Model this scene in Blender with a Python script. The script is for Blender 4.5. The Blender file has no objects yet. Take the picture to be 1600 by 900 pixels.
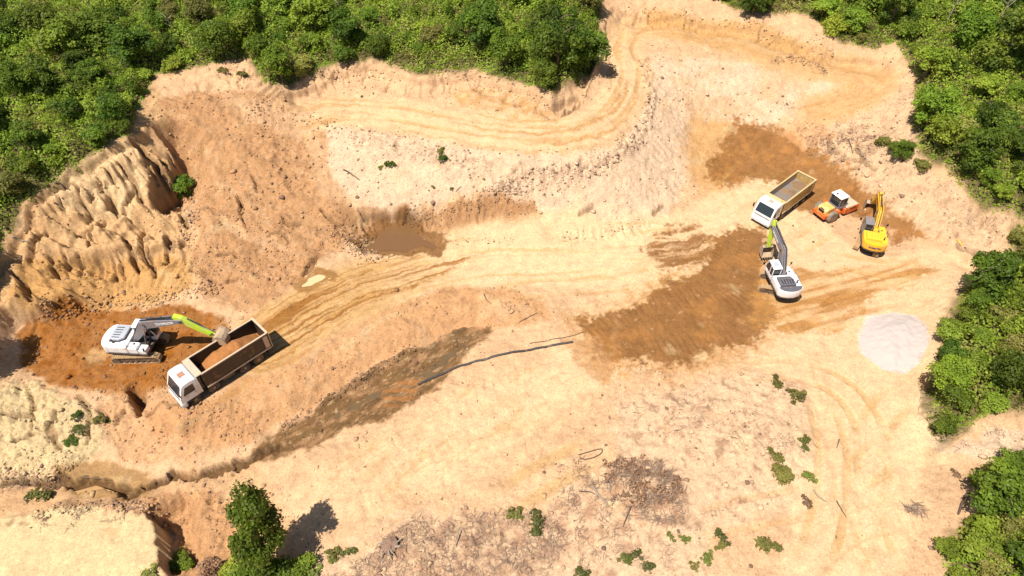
import bpy, bmesh, math, random
import numpy as np
from mathutils import Vector, Matrix

random.seed(7)
RNG = np.random.default_rng(7)
scene = bpy.context.scene
COL = scene.collection
R = math.radians

# ------------------------------------------------------------------ camera model
FPX = 1067.0; TH = R(46); SN, CS = math.sin(TH), math.cos(TH); HC = 48.5

def P(px, py, h=0.0):
    """point of the photograph -> world point at height h"""
    u = (px - 800) / FPX; v = (py - 450) / FPX
    t = (HC - h) / (SN + v * CS)
    return t * u, t * (CS - v * SN)

# ------------------------------------------------------------------ noise
PERM = np.random.default_rng(3).permutation(1024)
GA = np.random.default_rng(4).random(1024) * 2 * np.pi
GX, GY = np.cos(GA), np.sin(GA)

def perlin(x, y):
    xi = np.floor(x).astype(np.int64); yi = np.floor(y).astype(np.int64)
    xf = x - xi; yf = y - yi
    u = xf * xf * xf * (xf * (xf * 6 - 15) + 10); v = yf * yf * yf * (yf * (yf * 6 - 15) + 10)
    def g(ix, iy, fx, fy):
        k = PERM[(PERM[ix & 1023] + iy) & 1023]
        return GX[k] * fx + GY[k] * fy
    a = g(xi, yi, xf, yf); b = g(xi + 1, yi, xf - 1, yf)
    c = g(xi, yi + 1, xf, yf - 1); d = g(xi + 1, yi + 1, xf - 1, yf - 1)
    return ((a + u * (b - a)) * (1 - v) + (c + u * (d - c)) * v) * 1.5

def fbm(x, y, octv=4, gain=0.5, seed=0.0):
    s = 0; a = 1.0; n = 0.0
    for i in range(octv):
        s = s + a * perlin(x + seed * 17.3 + i * 5.7, y + seed * 9.1 + i * 3.3)
        n += a; a *= gain; x = x * 2.03; y = y * 2.03
    return s / n

def ridge(x, y, octv=3, seed=0.0):
    s = 0; a = 1.0; n = 0
    for i in range(octv):
        s = s + a * (1 - 2 * np.abs(perlin(x + seed * 13.1 + i * 4.1, y + seed * 7.7)))
        n += a; a *= 0.5; x = x * 2.1; y = y * 2.1
    return s / n

def sstep(a, b, x):
    t = np.clip((x - a) / (b - a), 0, 1); return t * t * (3 - 2 * t)

# ------------------------------------------------------------------ terrain heights
CP = [
 # floor / roads
 (600,440,.2),(700,420,0),(850,410,0),(1000,410,0),(1100,450,0),(1200,400,0),(1250,460,0),(1300,380,0),(1150,350,.2),(1100,300,.8),
 (1140,220,2.2),(1220,230,1.6),(1170,195,3),(1300,300,.3),(1230,300,.2),(1340,340,.2),(1400,400,.2),(1500,420,.5),(1380,375,0),(1300,330,0),(1270,280,.4),
 (1000,520,-.1),(1100,540,-.1),(1200,520,0),(1300,500,.1),(1395,535,.1),(1440,470,.3),(1220,350,0),(1220,440,0),(1350,440,.1),
 (350,570,.3),(440,500,.3),(520,470,.3),(250,560,.2),(180,540,.2),(100,560,.2),(60,535,.5),(25,520,1.2),(0,480,2.9),(10,560,.7),(300,620,.2),(260,600,.2),(400,560,.3),
 # left cliff
 (60,480,1.2),(150,475,.4),(250,470,.4),(330,450,.7),(400,430,.8),
 (0,415,7.5),(50,315,9),(110,272,9.7),(200,225,10.2),(212,180,10.8),(245,125,11),(330,105,11.3),(380,95,11.3),(420,128,10.5),(450,135,10),
 (-60,500,4.6),(-120,600,3.5),(-100,420,9.5),
 (60,360,6.2),(150,340,5.2),(110,310,7.6),(60,420,3.8),(160,420,2.2),(20,450,3.9),(240,430,1.8),(250,365,3.6),(300,385,3),(200,300,6.3),(215,270,8),(228,240,9),(180,380,3.6),
 (278,250,5.6),(262,290,4.6),(285,300,4.2),(240,330,4.4),(265,215,8.2),(300,240,6.6),
 # slope left
 (300,190,8.7),(400,200,7.4),(480,230,5.2),(350,300,4.6),(430,330,3),(480,400,1.0),(520,360,1.1),(280,150,10),(350,140,10),(450,180,8.2),(400,260,5.2),(330,370,2.7),(390,370,2.2),
 # upper bench
 (500,140,8.7),(560,150,8.5),(600,155,8.5),(700,168,8.5),(800,183,8.6),(870,190,8.7),(910,165,9),(950,110,9.5),(520,172,8.3),(620,185,8.3),(700,200,8.3),(850,222,8.3),(930,195,8.6),(985,130,9.1),(970,60,9.8),
 (1000,35,10.2),(1100,48,10.2),(1200,68,10.2),(1300,88,9.6),(1370,115,9),(1375,140,8),(1300,168,6),(1220,188,4),
 (580,98,11.5),(640,122,11),(740,118,11),(800,140,10.8),(860,158,10.8),(900,140,11.2),(930,100,11.6),(940,30,12.4),(520,108,11),(480,130,9.8),
 (985,5,12.5),(1060,18,12.2),(1180,38,12.2),(1290,72,11.4),(1400,85,11),(1430,120,10.6),(1420,160,9),
 (520,197,7.8),(600,208,7.7),(700,225,7.6),(800,242,7.5),(900,243,7.5),(970,222,7.9),(1008,150,8.7),(1000,100,9.3),(1020,80,9.7),(1100,78,9.8),(1200,88,9.8),(1290,108,9),(1330,132,8.2),(1290,155,6.4),
 (560,260,5),(700,285,4.6),(850,295,4.2),(960,285,4.2),(640,300,3.4),(600,300,3.2),(1000,230,6),(1050,150,7.2),(1150,130,7),(1250,140,6.4),(1060,220,4.2),
 (560,350,.4),(620,355,.0),(660,355,.1),(700,345,1.1),(760,330,1.9),(800,350,1.1),(880,372,.4),(950,370,.2),(1010,360,.3),(1060,300,1),(1080,210,3),(720,375,.3),(640,330,1.6),(580,330,1.6),
 # right forest ground
 (1440,200,9),(1430,250,7.2),(1350,235,4.6),(1300,210,4.4),(1390,245,5.6),(1480,285,7),(1500,320,5.4),(1560,345,4.6),(1590,310,7),(1620,200,11.5),(1500,100,12.5),(1600,0,15),(1300,0,13.6),(1150,0,13),
 (1380,275,3.6),(1450,305,3.6),(1400,335,1.5),(1350,295,1.4),(1470,365,1.2),(1560,395,1.3),(1500,388,.5),(1570,422,.6),(1540,360,2.4),(1600,360,3.4),
 (1480,500,.9),(1515,468,2.2),(1600,430,3.4),(1560,550,3.6),(1610,600,4),(1448,595,.5),(1440,640,.7),(1475,620,2.6),(1458,695,.8),(1500,675,2.2),(1560,655,2.6),(1610,690,2),(1500,560,2.6),(1700,550,5),
 (1500,750,.8),(1480,850,.9),(1470,900,.9),(1540,785,2),(1600,760,2.8),(1600,880,3),(1520,850,2),(1750,800,4),
 # lower right
 (1400,640,.4),(1350,750,.5),(1350,880,.5),(1250,880,.4),(1200,760,.5),(1290,680,.4),(1320,590,.2),(1100,640,.7),(1200,620,.8),(1240,700,.9),(1150,700,.7),(1040,640,.4),
 # centre plain, stream
 (800,480,.2),(700,470,.3),(600,500,.3),(800,600,-.2),(950,600,0),(700,650,-.6),(850,700,-.3),(600,700,-.7),(500,730,-.9),(900,540,.1),(780,560,-.1),
 (760,515,-.5),(700,545,-.8),(640,580,-1),(580,610,-1.2),(520,650,-1.4),(450,690,-1.6),(410,712,-1.8),(350,735,-2),(250,755,-2.3),(200,768,-2.4),(130,752,-2.4),(60,755,-2.5),(0,760,-2.6),(-100,770,-2.8),
 (640,545,.1),(560,575,-.3),(480,620,-.5),(400,662,-.8),(330,690,-1.1),(230,705,-1.5),(440,600,.1),(330,650,-.2),(150,700,-1.4),
 (0,600,1.0),(80,620,.5),(0,680,-.8),(80,690,-1.1),(150,640,-.1),(205,620,-.2),(215,600,.1),(-100,680,0),
 (0,800,-1.6),(100,795,-1.2),(180,788,-1.2),(232,800,-1.2),(0,900,-.6),(120,870,-.9),(236,845,-1.1),(252,892,-1.1),(180,830,-1.1),
 (262,805,-1.4),(268,850,-1.4),(284,892,-1.5),(330,830,-2.4),(350,785,-2.2),(300,785,-1.9),(400,790,-2),(360,880,-2.8),(420,880,-2.9),(460,850,-1.6),(490,895,-1.4),(430,810,-1.9),
 (550,830,-1.1),(600,880,-.8),(800,830,-.4),(900,800,.1),(1000,770,.8),(900,880,-.2),(1050,880,.1),(700,780,-.6),(1080,780,.4),(750,870,-.3),(950,720,.1),
]
WP = [ # far ground, world metres
 (-200,20,3),(-200,90,14),(-90,45,8),(-90,60,12.5),(-80,80,14),(-50,90,15),(-20,92,15),(10,90,15),(40,95,17),(80,90,18),(110,60,14),(75,50,7),(80,30,5),(60,10,3),
 (-200,200,24),(0,200,26),(200,200,28),(200,50,14),(200,-50,3),(0,-60,-2),(-200,-60,-3),(0,5,-.3),(30,5,.5),(-30,5,-2),(-60,15,-1.5),(-50,25,-1),(50,5,2),
 (-60,100,16),(0,110,17),(60,115,19),(-120,120,18),(120,120,21),
]
def ease(px, py, h):
    # cut faces lean back: heights over 1 m are eased north of the haul road
    k = 1 - (.30 if px > 420 else .20) * min(max((430 - py) / 60, 0), 1)
    return 1 + (h - 1) * k if h > 1 else h
cps = np.array([(*P(a, b, ease(a, b, h)), ease(a, b, h)) for a, b, h in CP] + [(float(a), float(b), float(c) * (.74 if b > 45 else 1)) for a, b, c in WP])
cx, cy, ch = cps.T
N = len(cps)
D = np.hypot(cx[:, None] - cx[None], cy[:, None] - cy[None])
Amat = np.zeros((N + 3, N + 3)); Amat[:N, :N] = -D + 0.35 * -np.eye(N) * -1.0
Amat[:N, N] = 1; Amat[:N, N + 1] = cx; Amat[:N, N + 2] = cy; Amat[N:, :N] = Amat[:N, N:].T
wts = np.linalg.solve(Amat, np.concatenate([ch, np.zeros(3)]))

def rbf(x, y):
    x = np.asarray(x, float).ravel(); y = np.asarray(y, float).ravel(); out = np.empty(len(x))
    for i in range(0, len(x), 20000):
        xx = x[i:i + 20000].astype(np.float32); yy = y[i:i + 20000].astype(np.float32)
        d = np.sqrt((xx[:, None] - cx[None].astype(np.float32)) ** 2 + (yy[:, None] - cy[None].astype(np.float32)) ** 2)
        out[i:i + 20000] = -(d @ wts[:N].astype(np.float32)) + wts[N] + wts[N + 1] * xx + wts[N + 2] * yy
    return out

STEP = 0.12
def outward(a, b, step, lim):
    core = list(np.arange(a, b + step / 2, step)); d = step * 2; lo = []; hi = []
    p = a; q = b
    while p > -lim: p -= d; lo.append(p); q += d; hi.append(q); d *= 1.35
    return np.array(lo[::-1] + core + hi), len(lo), len(core)
XS, X0, NXC = outward(-68, 68, STEP, 900)
YS, Y0, NYC = outward(10, 100, STEP, 900)
# coarse RBF grid then bilinear refinement keeps the build quick
gx = np.arange(-70, 70.01, 0.45); gy = np.arange(8, 102.01, 0.45)
GXm, GYm = np.meshgrid(gx, gy)
HB = rbf(GXm, GYm).reshape(GXm.shape)

def bil(grid, x0, y0, st, x, y):
    x = np.asarray(x, float); y = np.asarray(y, float)
    fx = np.clip((x - x0) / st, 0, grid.shape[1] - 1.001); fy = np.clip((y - y0) / st, 0, grid.shape[0] - 1.001)
    i = fx.astype(int); j = fy.astype(int); a = fx - i; b = fy - j
    return (grid[j, i] * (1 - a) + grid[j, i + 1] * a) * (1 - b) + (grid[j + 1, i] * (1 - a) + grid[j + 1, i + 1] * a) * b

def base_h(x, y): return bil(HB, -70, 8, .45, x, y)

HF = {'f': base_h}
def G(px, py):
    """photograph point -> world point on the terrain (ray march)"""
    u = (px - 800) / FPX; v = (py - 450) / FPX
    d = np.array([u, CS - v * SN, -SN - v * CS])
    t = np.linspace(25, 170, 1200)
    x = t * d[0]; y = t * d[1]; z = HC + t * d[2]
    below = z < HF['f'](x, y)
    k = int(np.argmax(below)) if below.any() else len(t) - 1
    k = max(k, 1)
    za = z[k - 1] - HF['f'](x[k - 1], y[k - 1]); zb = z[k] - HF['f'](x[k], y[k])
    w = za / (za - zb + 1e-9); w = min(max(w, 0), 1)
    return float(x[k - 1] + (x[k] - x[k - 1]) * w), float(y[k - 1] + (y[k] - y[k - 1]) * w)
def GL(pts): return [G(*p) for p in pts]

# ------------------------------------------------------------------ full vertex grid
VX, VY = np.meshgrid(XS, YS)
H = np.empty(VX.shape)
core = np.zeros(VX.shape, bool); core[Y0:Y0 + NYC, X0:X0 + NXC] = True
H[core] = base_h(VX[core], VY[core])
H[~core] = rbf(VX[~core], VY[~core])
H = np.clip(H, -8, 40)
cX = VX[core].reshape(NYC, NXC); cY = VY[core].reshape(NYC, NXC); cH = H[core].reshape(NYC, NXC).copy()
WX = cX + 1.0 * fbm(cX * .35, cY * .35, 3, seed=1) + .55 * fbm(cX * 1.4, cY * 1.4, 5, .6, seed=2)
WY = cY + 1.0 * fbm(cX * .35, cY * .35, 3, seed=3) + .55 * fbm(cX * 1.4, cY * 1.4, 5, .6, seed=4)

def window(pts, pad):
    a = np.array(pts)
    i0 = int(np.clip((a[:, 0].min() - pad + 68) / STEP, 0, NXC - 2)); i1 = int(np.clip((a[:, 0].max() + pad + 68) / STEP + 1, i0 + 1, NXC))
    j0 = int(np.clip((a[:, 1].min() - pad - 10) / STEP, 0, NYC - 2)); j1 = int(np.clip((a[:, 1].max() + pad - 10) / STEP + 1, j0 + 1, NYC))
    return slice(j0, j1), slice(i0, i1)

def polysd(X, Y, pts):
    d = np.full(X.shape, 1e9); ins = np.zeros(X.shape, bool); n = len(pts)
    for k in range(n):
        ax, ay = pts[k]; bx, by = pts[(k + 1) % n]; ex, ey = bx - ax, by - ay
        t = np.clip(((X - ax) * ex + (Y - ay) * ey) / (ex * ex + ey * ey + 1e-9), 0, 1)
        d = np.minimum(d, (X - ax - t * ex) ** 2 + (Y - ay - t * ey) ** 2)
        c = ((ay > Y) != (by > Y)) & (X < (bx - ax) * (Y - ay) / (by - ay + 1e-12) + ax)
        ins ^= c
    return np.where(ins, 1, -1) * np.sqrt(d)

def linest(X, Y, pts):
    best = np.full(X.shape, 1e9); S = np.zeros(X.shape); T = np.zeros(X.shape); acc = 0
    for k in range(len(pts) - 1):
        ax, ay = pts[k]; bx, by = pts[k + 1]; ex, ey = bx - ax, by - ay; L = math.hypot(ex, ey)
        t = np.clip(((X - ax) * ex + (Y - ay) * ey) / (L * L), 0, 1)
        dx = X - ax - t * ex; dy = Y - ay - t * ey; d = np.hypot(dx, dy)
        side = np.sign(ex * dy - ey * dx)
        m = d < best; best[m] = d[m]; S[m] = (acc + t * L)[m]; T[m] = (side * d)[m]; acc += L
    return S, T

def smooth_line(pts, n=6):
    p = [np.array(q, float) for q in pts]; out = []
    for i in range(len(p) - 1):
        p0 = p[max(i - 1, 0)]; p1 = p[i]; p2 = p[i + 1]; p3 = p[min(i + 2, len(p) - 1)]
        for k in range(n):
            t = k / n
            out.append(tuple(.5 * ((2 * p1) + (-p0 + p2) * t + (2 * p0 - 5 * p1 + 4 * p2 - p3) * t * t + (-p0 + 3 * p1 - 3 * p2 + p3) * t ** 3)))
    out.append(tuple(p[-1])); return out

FULL = np.zeros_like(cH)
def pmask(px_pts, soft=.8, warp=True, off=0.0, rag=0.0):
    soft = soft * .5; pts = GL(px_pts); sl = window(pts, soft + 2 + rag)
    X, Y = (WX[sl], WY[sl]) if warp else (cX[sl], cY[sl])
    m = FULL.copy(); sd = polysd(X, Y, pts) + off
    if rag: sd = sd + rag * (nA[sl] + .6 * nB[sl])
    m[sl] = sstep(-soft, soft, sd); return m

# colours (albedo)
PALE = np.array((.535, .35, .211)); PINK = np.array((.57, .418, .29)); TAN = np.array((.39, .218, .112))
ROAD = np.array((.60, .428, .262)); FILL = np.array((.235, .113, .043)); ORNG = np.array((.25, .085, .02))
OCHR = np.array((.40, .225, .09)); WET = np.array((.165, .095, .042)); DEBR = np.array((.285, .17, .11)); CREAM = np.array((.56, .43, .25))
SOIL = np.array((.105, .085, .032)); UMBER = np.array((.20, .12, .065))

rough = np.full(cH.shape, .5)          # clod strength
Kc = np.empty(cH.shape + (3,)); Kc[:] = PALE
lum = fbm(cX * .22, cY * .22, 4, seed=8)
Kc = Kc * (1 + .16 * lum)[..., None]
def paint(m, c, a=1.0):
    global Kc
    m = (m * a)[..., None]; Kc = Kc * (1 - m) + np.asarray(c) * m
def setr(m, v):
    global rough
    rough = rough * (1 - m) + v * m

nA = fbm(cX * .9, cY * .9, 5, .6, seed=11); nB = fbm(cX * 2.6, cY * 2.6, 3, seed=12); nC = fbm(cX * .3, cY * .3, 3, seed=13)
# ------------------------------------------------------------------ painting of the ground by material
pink1 = pmask([(500,195),(600,205),(700,222),(800,240),(900,240),(970,222),(1012,150),(1020,85),(1200,95),(1300,112),(1335,135),(1280,160),(1205,190),(1130,185),(1085,190),(1065,300),(1030,360),(960,372),(880,372),(830,320),(740,300),(650,325),(560,345),(520,300)], .7)
paint(pink1, PINK, .85); setr(pink1, .62)
m = pmask([(980,80),(1300,100),(1330,130),(1280,160),(1150,180),(1090,190),(1040,180)], 1.2); paint(m * sstep(-.2, .3, nC), PALE * .97, .75)
tan1 = pmask([(205,190),(260,150),(330,140),(470,165),(510,205),(515,260),(545,320),(560,355),(530,395),(480,425),(430,470),(400,500),(330,470),(295,410),(300,360),(300,300),(240,260)], 1.0)
paint(tan1, TAN * 1.12, .9); setr(tan1, .75)
paint(tan1 * sstep(.0, .45, nA), PALE * .92, .6); paint(tan1 * sstep(.1, .5, fbm(cX * .5, cY * .5, 3, seed=15)), TAN * .85, .6)
m = pmask([(330,150),(470,170),(500,200),(520,290),(600,345),(575,350),(500,300),(470,220),(380,190)], .8); paint(m, PALE, .55)
# left cliff
cl = pmask([(-120,440),(0,400),(50,300),(110,262),(205,212),(245,120),(262,215),(278,245),(262,285),(285,330),(300,385),(320,450),(250,475),(150,480),(60,485),(0,500),(-120,560)], .6)
paint(cl, (.52, .33, .175), .9); setr(cl, .62)
m = pmask([(70,300),(110,262),(205,215),(235,235),(225,300),(200,340),(150,330),(90,325)], .9, rag=1.0); paint(m, CREAM * np.array((1.04,.96,.96)), .85)
m = pmask([(40,400),(150,400),(250,385),(300,400),(290,460),(200,475),(60,480),(10,470)], .9); paint(m, OCHR * 1.12, .75)
# pit floor
pit = pmask([(55,490),(120,478),(200,480),(290,472),(345,490),(360,520),(330,560),(280,600),(230,610),(150,612),(70,600),(25,560),(30,520)], .7)
paint(pit, (.30, .125, .038), .92); paint(pit * sstep(-.05, .35, nA), ORNG, .75); paint(pit * sstep(.1, .5, nC), (.34, .13, .03), .6); setr(pit, .7)
# tan shelf south of the haul road
sh = pmask([(700,447),(790,447),(850,475),(860,500),(790,515),(700,518),(640,545),(590,568),(520,615),(440,665),(390,690),(320,690),(240,690),(210,640),(300,632),(420,575),(530,510)], .8)
paint(sh, TAN * 1.18, .85); setr(sh, .6); paint(sh * sstep(.05, .4, nC), PALE * .95, .55)
m = pmask([(200,600),(330,625),(420,640),(400,690),(250,720),(190,720),(150,640)], .8); paint(m, TAN * 1.25, .5); setr(m, .9)
# toe bank
m = pmask([(640,340),(700,318),(760,305),(830,315),(885,378),(800,382),(700,380),(655,360)], .5); paint(m, TAN * .98, .92); setr(m, .9)
m = pmask([(530,330),(640,320),(665,345),(640,385),(580,395),(550,380)], .5); paint(m, TAN * .85, .75)
# bottom-left
m = pmask([(-100,590),(60,600),(140,640),(170,690),(110,740),(0,748),(-100,760)], .9, rag=1.0); paint(m, CREAM, .95); setr(m, 1.0)
m = pmask([(-100,770),(230,760),(400,720),(420,760),(480,900),(-100,930)], 1.); paint(m, PALE * np.array((.9,.86,.8)), .8)
m = pmask([(-50,820),(60,798),(180,795),(236,805),(250,860),(256,915),(-50,930)], .5); paint(m, CREAM * 1.02, .9); setr(m, .25)
m = pmask([(225,780),(330,770),(370,800),(360,900),(285,900),(262,830)], .6); paint(m, TAN * 1.2, .8); setr(m, .9)
# debris ground, lower middle
mound = pmask([(960,630),(1060,600),(1190,585),(1255,610),(1262,680),(1290,760),(1250,800),(1100,830),(1130,900),(1000,930),(480,930),(470,880),(560,850),(640,800),(850,790),(900,740),(960,720)], 1.6, rag=1.8)
paint(mound, PINK * np.array((1.0, .97, .93)), .75); setr(mound, .66)
deb = sstep(.02, .35, fbm(cX * .55, cY * .55, 4, seed=21) + .25 * nB)
m2 = pmask([(620,830),(720,800),(860,795),(880,860),(800,930),(560,930),(570,880)], 1.2, rag=1.2); paint(m2 * sstep(-.2, .2, nA), DEBR * 1.25, .6); setr(m2, .9)
m3 = pmask([(940,730),(1010,715),(1060,745),(1080,800),(1040,835),(960,840),(900,870),(860,800),(900,760)], 1.2, rag=1.0); paint(m3 * sstep(-.2, .3, nA), DEBR * np.array((1.25,1.12,1.0)), .6)
m4 = pmask([(965,625),(1060,615),(1190,640),(1240,690),(1200,720),(1130,690),(1040,690)], 1.2, rag=1.2); paint(m4 * sstep(.1, .3, nB * .5 + nA), DEBR * 1.25, .65)
paint(mound * sstep(.15, .33, fbm(cX * .55, cY * .55, 6, .65, seed=21)), DEBR * 1.15, .65)
# pink scar beyond the right clump
m = pmask([(1470,700),(1540,680),(1620,660),(1620,725),(1540,725)], .6); paint(m, PINK * .95, .9); setr(m, .8)
m = pmask([(1440,600),(1470,600),(1480,700),(1440,690)], .4); paint(m, PINK, .7)
# right slope
m = pmask([(1230,190),(1330,150),(1430,130),(1440,250),(1500,310),(1570,345),(1575,410),(1500,390),(1440,360),(1400,330),(1350,285),(1300,250)], .7); paint(m, PINK * np.array((1., .95, .88)), .75); setr(m, .9)
paint(m * sstep(.1, .4, nA), DEBR * 1.3, .45)
# the haul road
road_px = [(420,530),(500,480),(600,438),(720,405),(850,398),(980,395),(1080,385),(1160,345),(1200,310)]
road = smooth_line(GL(road_px)); sl = window(road, 6)
S_, T_ = linest(cX[sl], cY[sl], road); T_ = T_ + .35 * nA[sl] + .5 * nC[sl]; wv = 3.6 + .9 * fbm(S_ * .12, S_ * 0, 2, seed=31) + sstep(15, 30, S_) * .8
mk = FULL.copy(); mk[sl] = sstep(wv + .9, wv - .9, np.abs(T_)) ; roadm = mk
paint(mk, ROAD, .9); setr(mk, .22)
f = FULL.copy(); f[sl] = sstep(24, 8, S_ + 5 * nC[sl]); paint(f * mk, (.43, .255, .11), .75)
st = fbm(S_ * .07, T_ * 3.0, 3, seed=32); f = FULL.copy(); f[sl] = sstep(.12, .42, st) * sstep(30, 12, S_); paint(f * mk, (.33, .16, .05), .75)
f = FULL.copy(); f[sl] = sstep(.1, .45, fbm(S_ * .06, T_ * 1.6, 3, seed=33)); paint(f * mk, (.47, .28, .11), .45)
RUT = FULL.copy(); RUT[sl] += .09 * fbm(S_ * .06, T_ * 2.4, 3, seed=34) * mk[sl] * (.4 + sstep(30, 10, S_))
fan = pmask([(390,520),(440,480),(560,430),(650,402),(740,400),(690,425),(570,480),(480,530),(425,560)], 1.0, off=.2, rag=.8)
f = FULL.copy(); f[sl] = sstep(-.05, .3, fbm(S_ * .05, T_ * 2.2, 3, seed=35)); paint(f * fan, (.27, .12, .036), .9)
# open yard
yard = pmask([(1000,400),(1080,340),(1110,290),(1180,290),(1260,330),(1350,400),(1500,395),(1545,420),(1500,470),(1450,590),(1440,760),(1400,920),(1230,920),(1230,760),(1290,700),(1260,600),(1100,560),(960,590),(700,760),(620,740),(780,640),(900,520)], .9)
paint(yard, ROAD * np.array((1, .98, .98)), .7); setr(yard, .2)
# brown fill sheets
fb = pmask([(1118,372),(1190,352),(1200,370),(1190,420),(1195,460),(1212,485),(1195,520),(1165,545),(1120,545),(1080,562),(1045,578),(1000,560),(950,575),(915,525),(900,500),(960,488),(1005,470),(1040,440),(1085,430),(1110,400)], .8, rag=1.4)
brk = sstep(-.85, -.4, nA + .5 * nB)
paint(fb * np.maximum(brk, .55), FILL, .95); setr(fb, .3)
paint(fb * sstep(.0, .45, nC + .4 * nA), FILL * 1.45, .65)
m = pmask([(880,535),(930,520),(960,580),(940,600),(890,560)], .6); paint(m, TAN, .7)
fl = smooth_line(GL([(910,560),(980,520),(1070,500),(1160,460),(1210,400)])); sl2 = window(fl, 7)
S2, T2 = linest(cX[sl2], cY[sl2], fl); RUT[sl2] += .05 * fb[sl2] * fbm(S2 * 3.0, T2 * .35, 2, seed=36)
f = FULL.copy(); f[sl2] = sstep(.0, .5, fbm(S2 * .5, T2 * .25, 5, .65, seed=37)); paint(f * fb, FILL * .84, .6)
fo = pmask([(1118,372),(1190,352),(1200,370),(1200,420),(1215,460),(1235,490),(1195,535),(1165,560),(1080,575),(1045,592),(1000,572),(950,588),(905,530),(885,500),(960,478),(1005,455),(1040,430),(1085,420),(1110,392)], 3.0, rag=2.6); paint(fo * (1 - fb), (.40, .21, .085), .75)
RUT[sl2] += .035 * fb[sl2] * np.sin(S2 * 11 + 3 * fbm(cX[sl2] * .4, cY[sl2] * .4, 2, seed=46)) * sstep(-.05, .25, fbm(S2 * .15, T2 * .3, 2, seed=47))
fr = pmask([(1190,400),(1280,425),(1420,405),(1470,425),(1380,455),(1340,485),(1310,515),(1230,520),(1170,500)], .8, rag=.9)
sy = smooth_line(GL([(1180,480),(1280,450),(1400,420),(1500,400)])); sl3 = window(sy, 9); S3, T3 = linest(cX[sl3], cY[sl3], sy)
f = FULL.copy(); f[sl3] = sstep(-.2, .3, fbm(S3 * .12, T3 * 1.1, 4, seed=38)); paint(f * fr, (.33, .155, .055), .9); paint(fr, (.45, .25, .1), .35)
RUT[sl3] += .08 * fr[sl3] * fbm(S3 * .15, T3 * 2.0, 3, seed=39)
fd = pmask([(1005,388),(1040,358),(1085,352),(1125,368),(1130,398),(1080,418),(1030,422)], 1.2, rag=1.3)
f = FULL.copy(); f[sl] = sstep(-.5, .15, fbm(S_ * .10, T_ * 1.9 + .5 * nA[sl], 4, .65, seed=40)); paint(f * fd, FILL * 1.0, .95)
# wheel tracks about the yard: pairs of shallow grooves
def tracks(px, width, gauge, depth, col, a, seed, pad=4):
    ln = smooth_line(GL(px)); s = window(ln, pad); S, T = linest(cX[s], cY[s], ln)
    d = np.minimum(np.abs(T - gauge), np.abs(T + gauge)); g = sstep(width, width * .35, d) * sstep(-.3, .3, fbm(S * .15, S * 0 + seed, 2, seed=seed) + .5 * nA[s]) * sstep(.3, 4, S) * sstep(.3, 4, S.max() - S)
    RUT[s] -= depth * g; RUT[s] += depth * .4 * sstep(.25, 0, np.abs(d - width)) * sstep(.3, 4, S) * sstep(.3, 4, S.max() - S)
    f = FULL.copy(); f[s] = g; paint(f, col, a)
bench_px = [(400,190),(480,180),(560,175),(620,178),(700,192),(800,207),(860,208),(930,195),(975,150),(985,110),(975,70),(1010,42),(1100,55),(1200,78),(1290,98),(1350,115),(1365,135),(1330,155),(1270,175),(1225,192)]
bl = smooth_line(GL(bench_px)); s = window(bl, 6); Sb, Tb = linest(cX[s], cY[s], bl); Tb = Tb + .45 * nA[s] + .7 * nC[s]
bm_ = FULL.copy(); bm_[s] = sstep(3.2, 1.8, np.abs(Tb) + .8 * nA[s]) * sstep(.5, 9, Sb) * sstep(.5, 5, Sb.max() - Sb); paint(bm_, ROAD * np.array((.97, .94, .92)), .8); setr(bm_, .3)
f = FULL.copy(); f[s] = sstep(.0, .4, fbm(Sb * .06, Tb * 1.5, 3, seed=44)) + .75 * sstep(.50, .66, Sb / Sb.max()); paint(np.clip(f, 0, 1) * bm_, (.42, .24, .105), .8)
RUT[s] += .07 * bm_[s] * fbm(Sb * .05, Tb * 1.7, 3, seed=45)
tracks(bench_px, .38, 1.0, .07, (.41, .23, .09), .5, 5)
ha = pmask([(1072,190),(1110,178),(1150,190),(1140,300),(1095,300),(1068,260)], 2.4, rag=1.4); paint(ha, (.46, .265, .115), .75); setr(ha, .3)
fa = pmask([(1150,186),(1195,190),(1250,216),(1310,260),(1345,287),(1400,330),(1455,374),(1400,380),(1365,350),(1345,340),(1325,328),(1290,322),(1268,338),(1240,318),(1205,288),(1170,282),(1142,298),(1100,272),(1122,240),(1140,212)], 1.2, rag=1.2)
paint(fa, FILL * 1.12, .93); setr(fa, .3); paint(fa * sstep(.0, .5, nA + .6 * nC), FILL * 1.6, .7)
ff = smooth_line(GL([(1060,330),(1130,270),(1200,220)])); sl4 = window(ff, 8); S4, T4 = linest(cX[sl4], cY[sl4], ff)
f = FULL.copy(); f[sl4] = sstep(.0, .5, fbm(S4 * .25, T4 * .8 + .4 * nA[sl4], 5, .65, seed=41)); paint(f * fa, FILL * .8, .6); RUT[sl4] += .05 * fbm(S4 * .1, T4 * 2.2, 2, seed=41) * (fa[sl4] + ha[sl4])
m = pmask([(1275,160),(1240,190),(1215,215),(1260,235),(1300,215)], .5); paint(m, TAN * 1.3, .6)
tracks([(1130,585),(1250,580),(1330,620),(1365,700),(1350,800),(1320,910)], .45, 1.1, .07, (.45, .27, .12), .6, 6)
tracks([(1420,610),(1370,660),(1345,760),(1390,920)], .4, 1.1, .07, (.45, .27, .12), .6, 7)
tracks([(1270,600),(1300,700),(1290,820),(1250,920)], .4, 1.1, .06, (.45, .27, .12), .5, 18)
tracks([(1060,830),(1180,800),(1300,770),(1400,690)], .4, 1.1, .06, (.45, .27, .12), .45, 19)
tracks([(740,470),(850,450),(980,440),(1060,420)], .4, 1.1, .06, (.46, .28, .125), .5, 20)
tracks([(1290,400),(1340,440),(1300,490),(1270,510)], .4, 1.1, .09, (.31, .135, .045), .55, 8)
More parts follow.
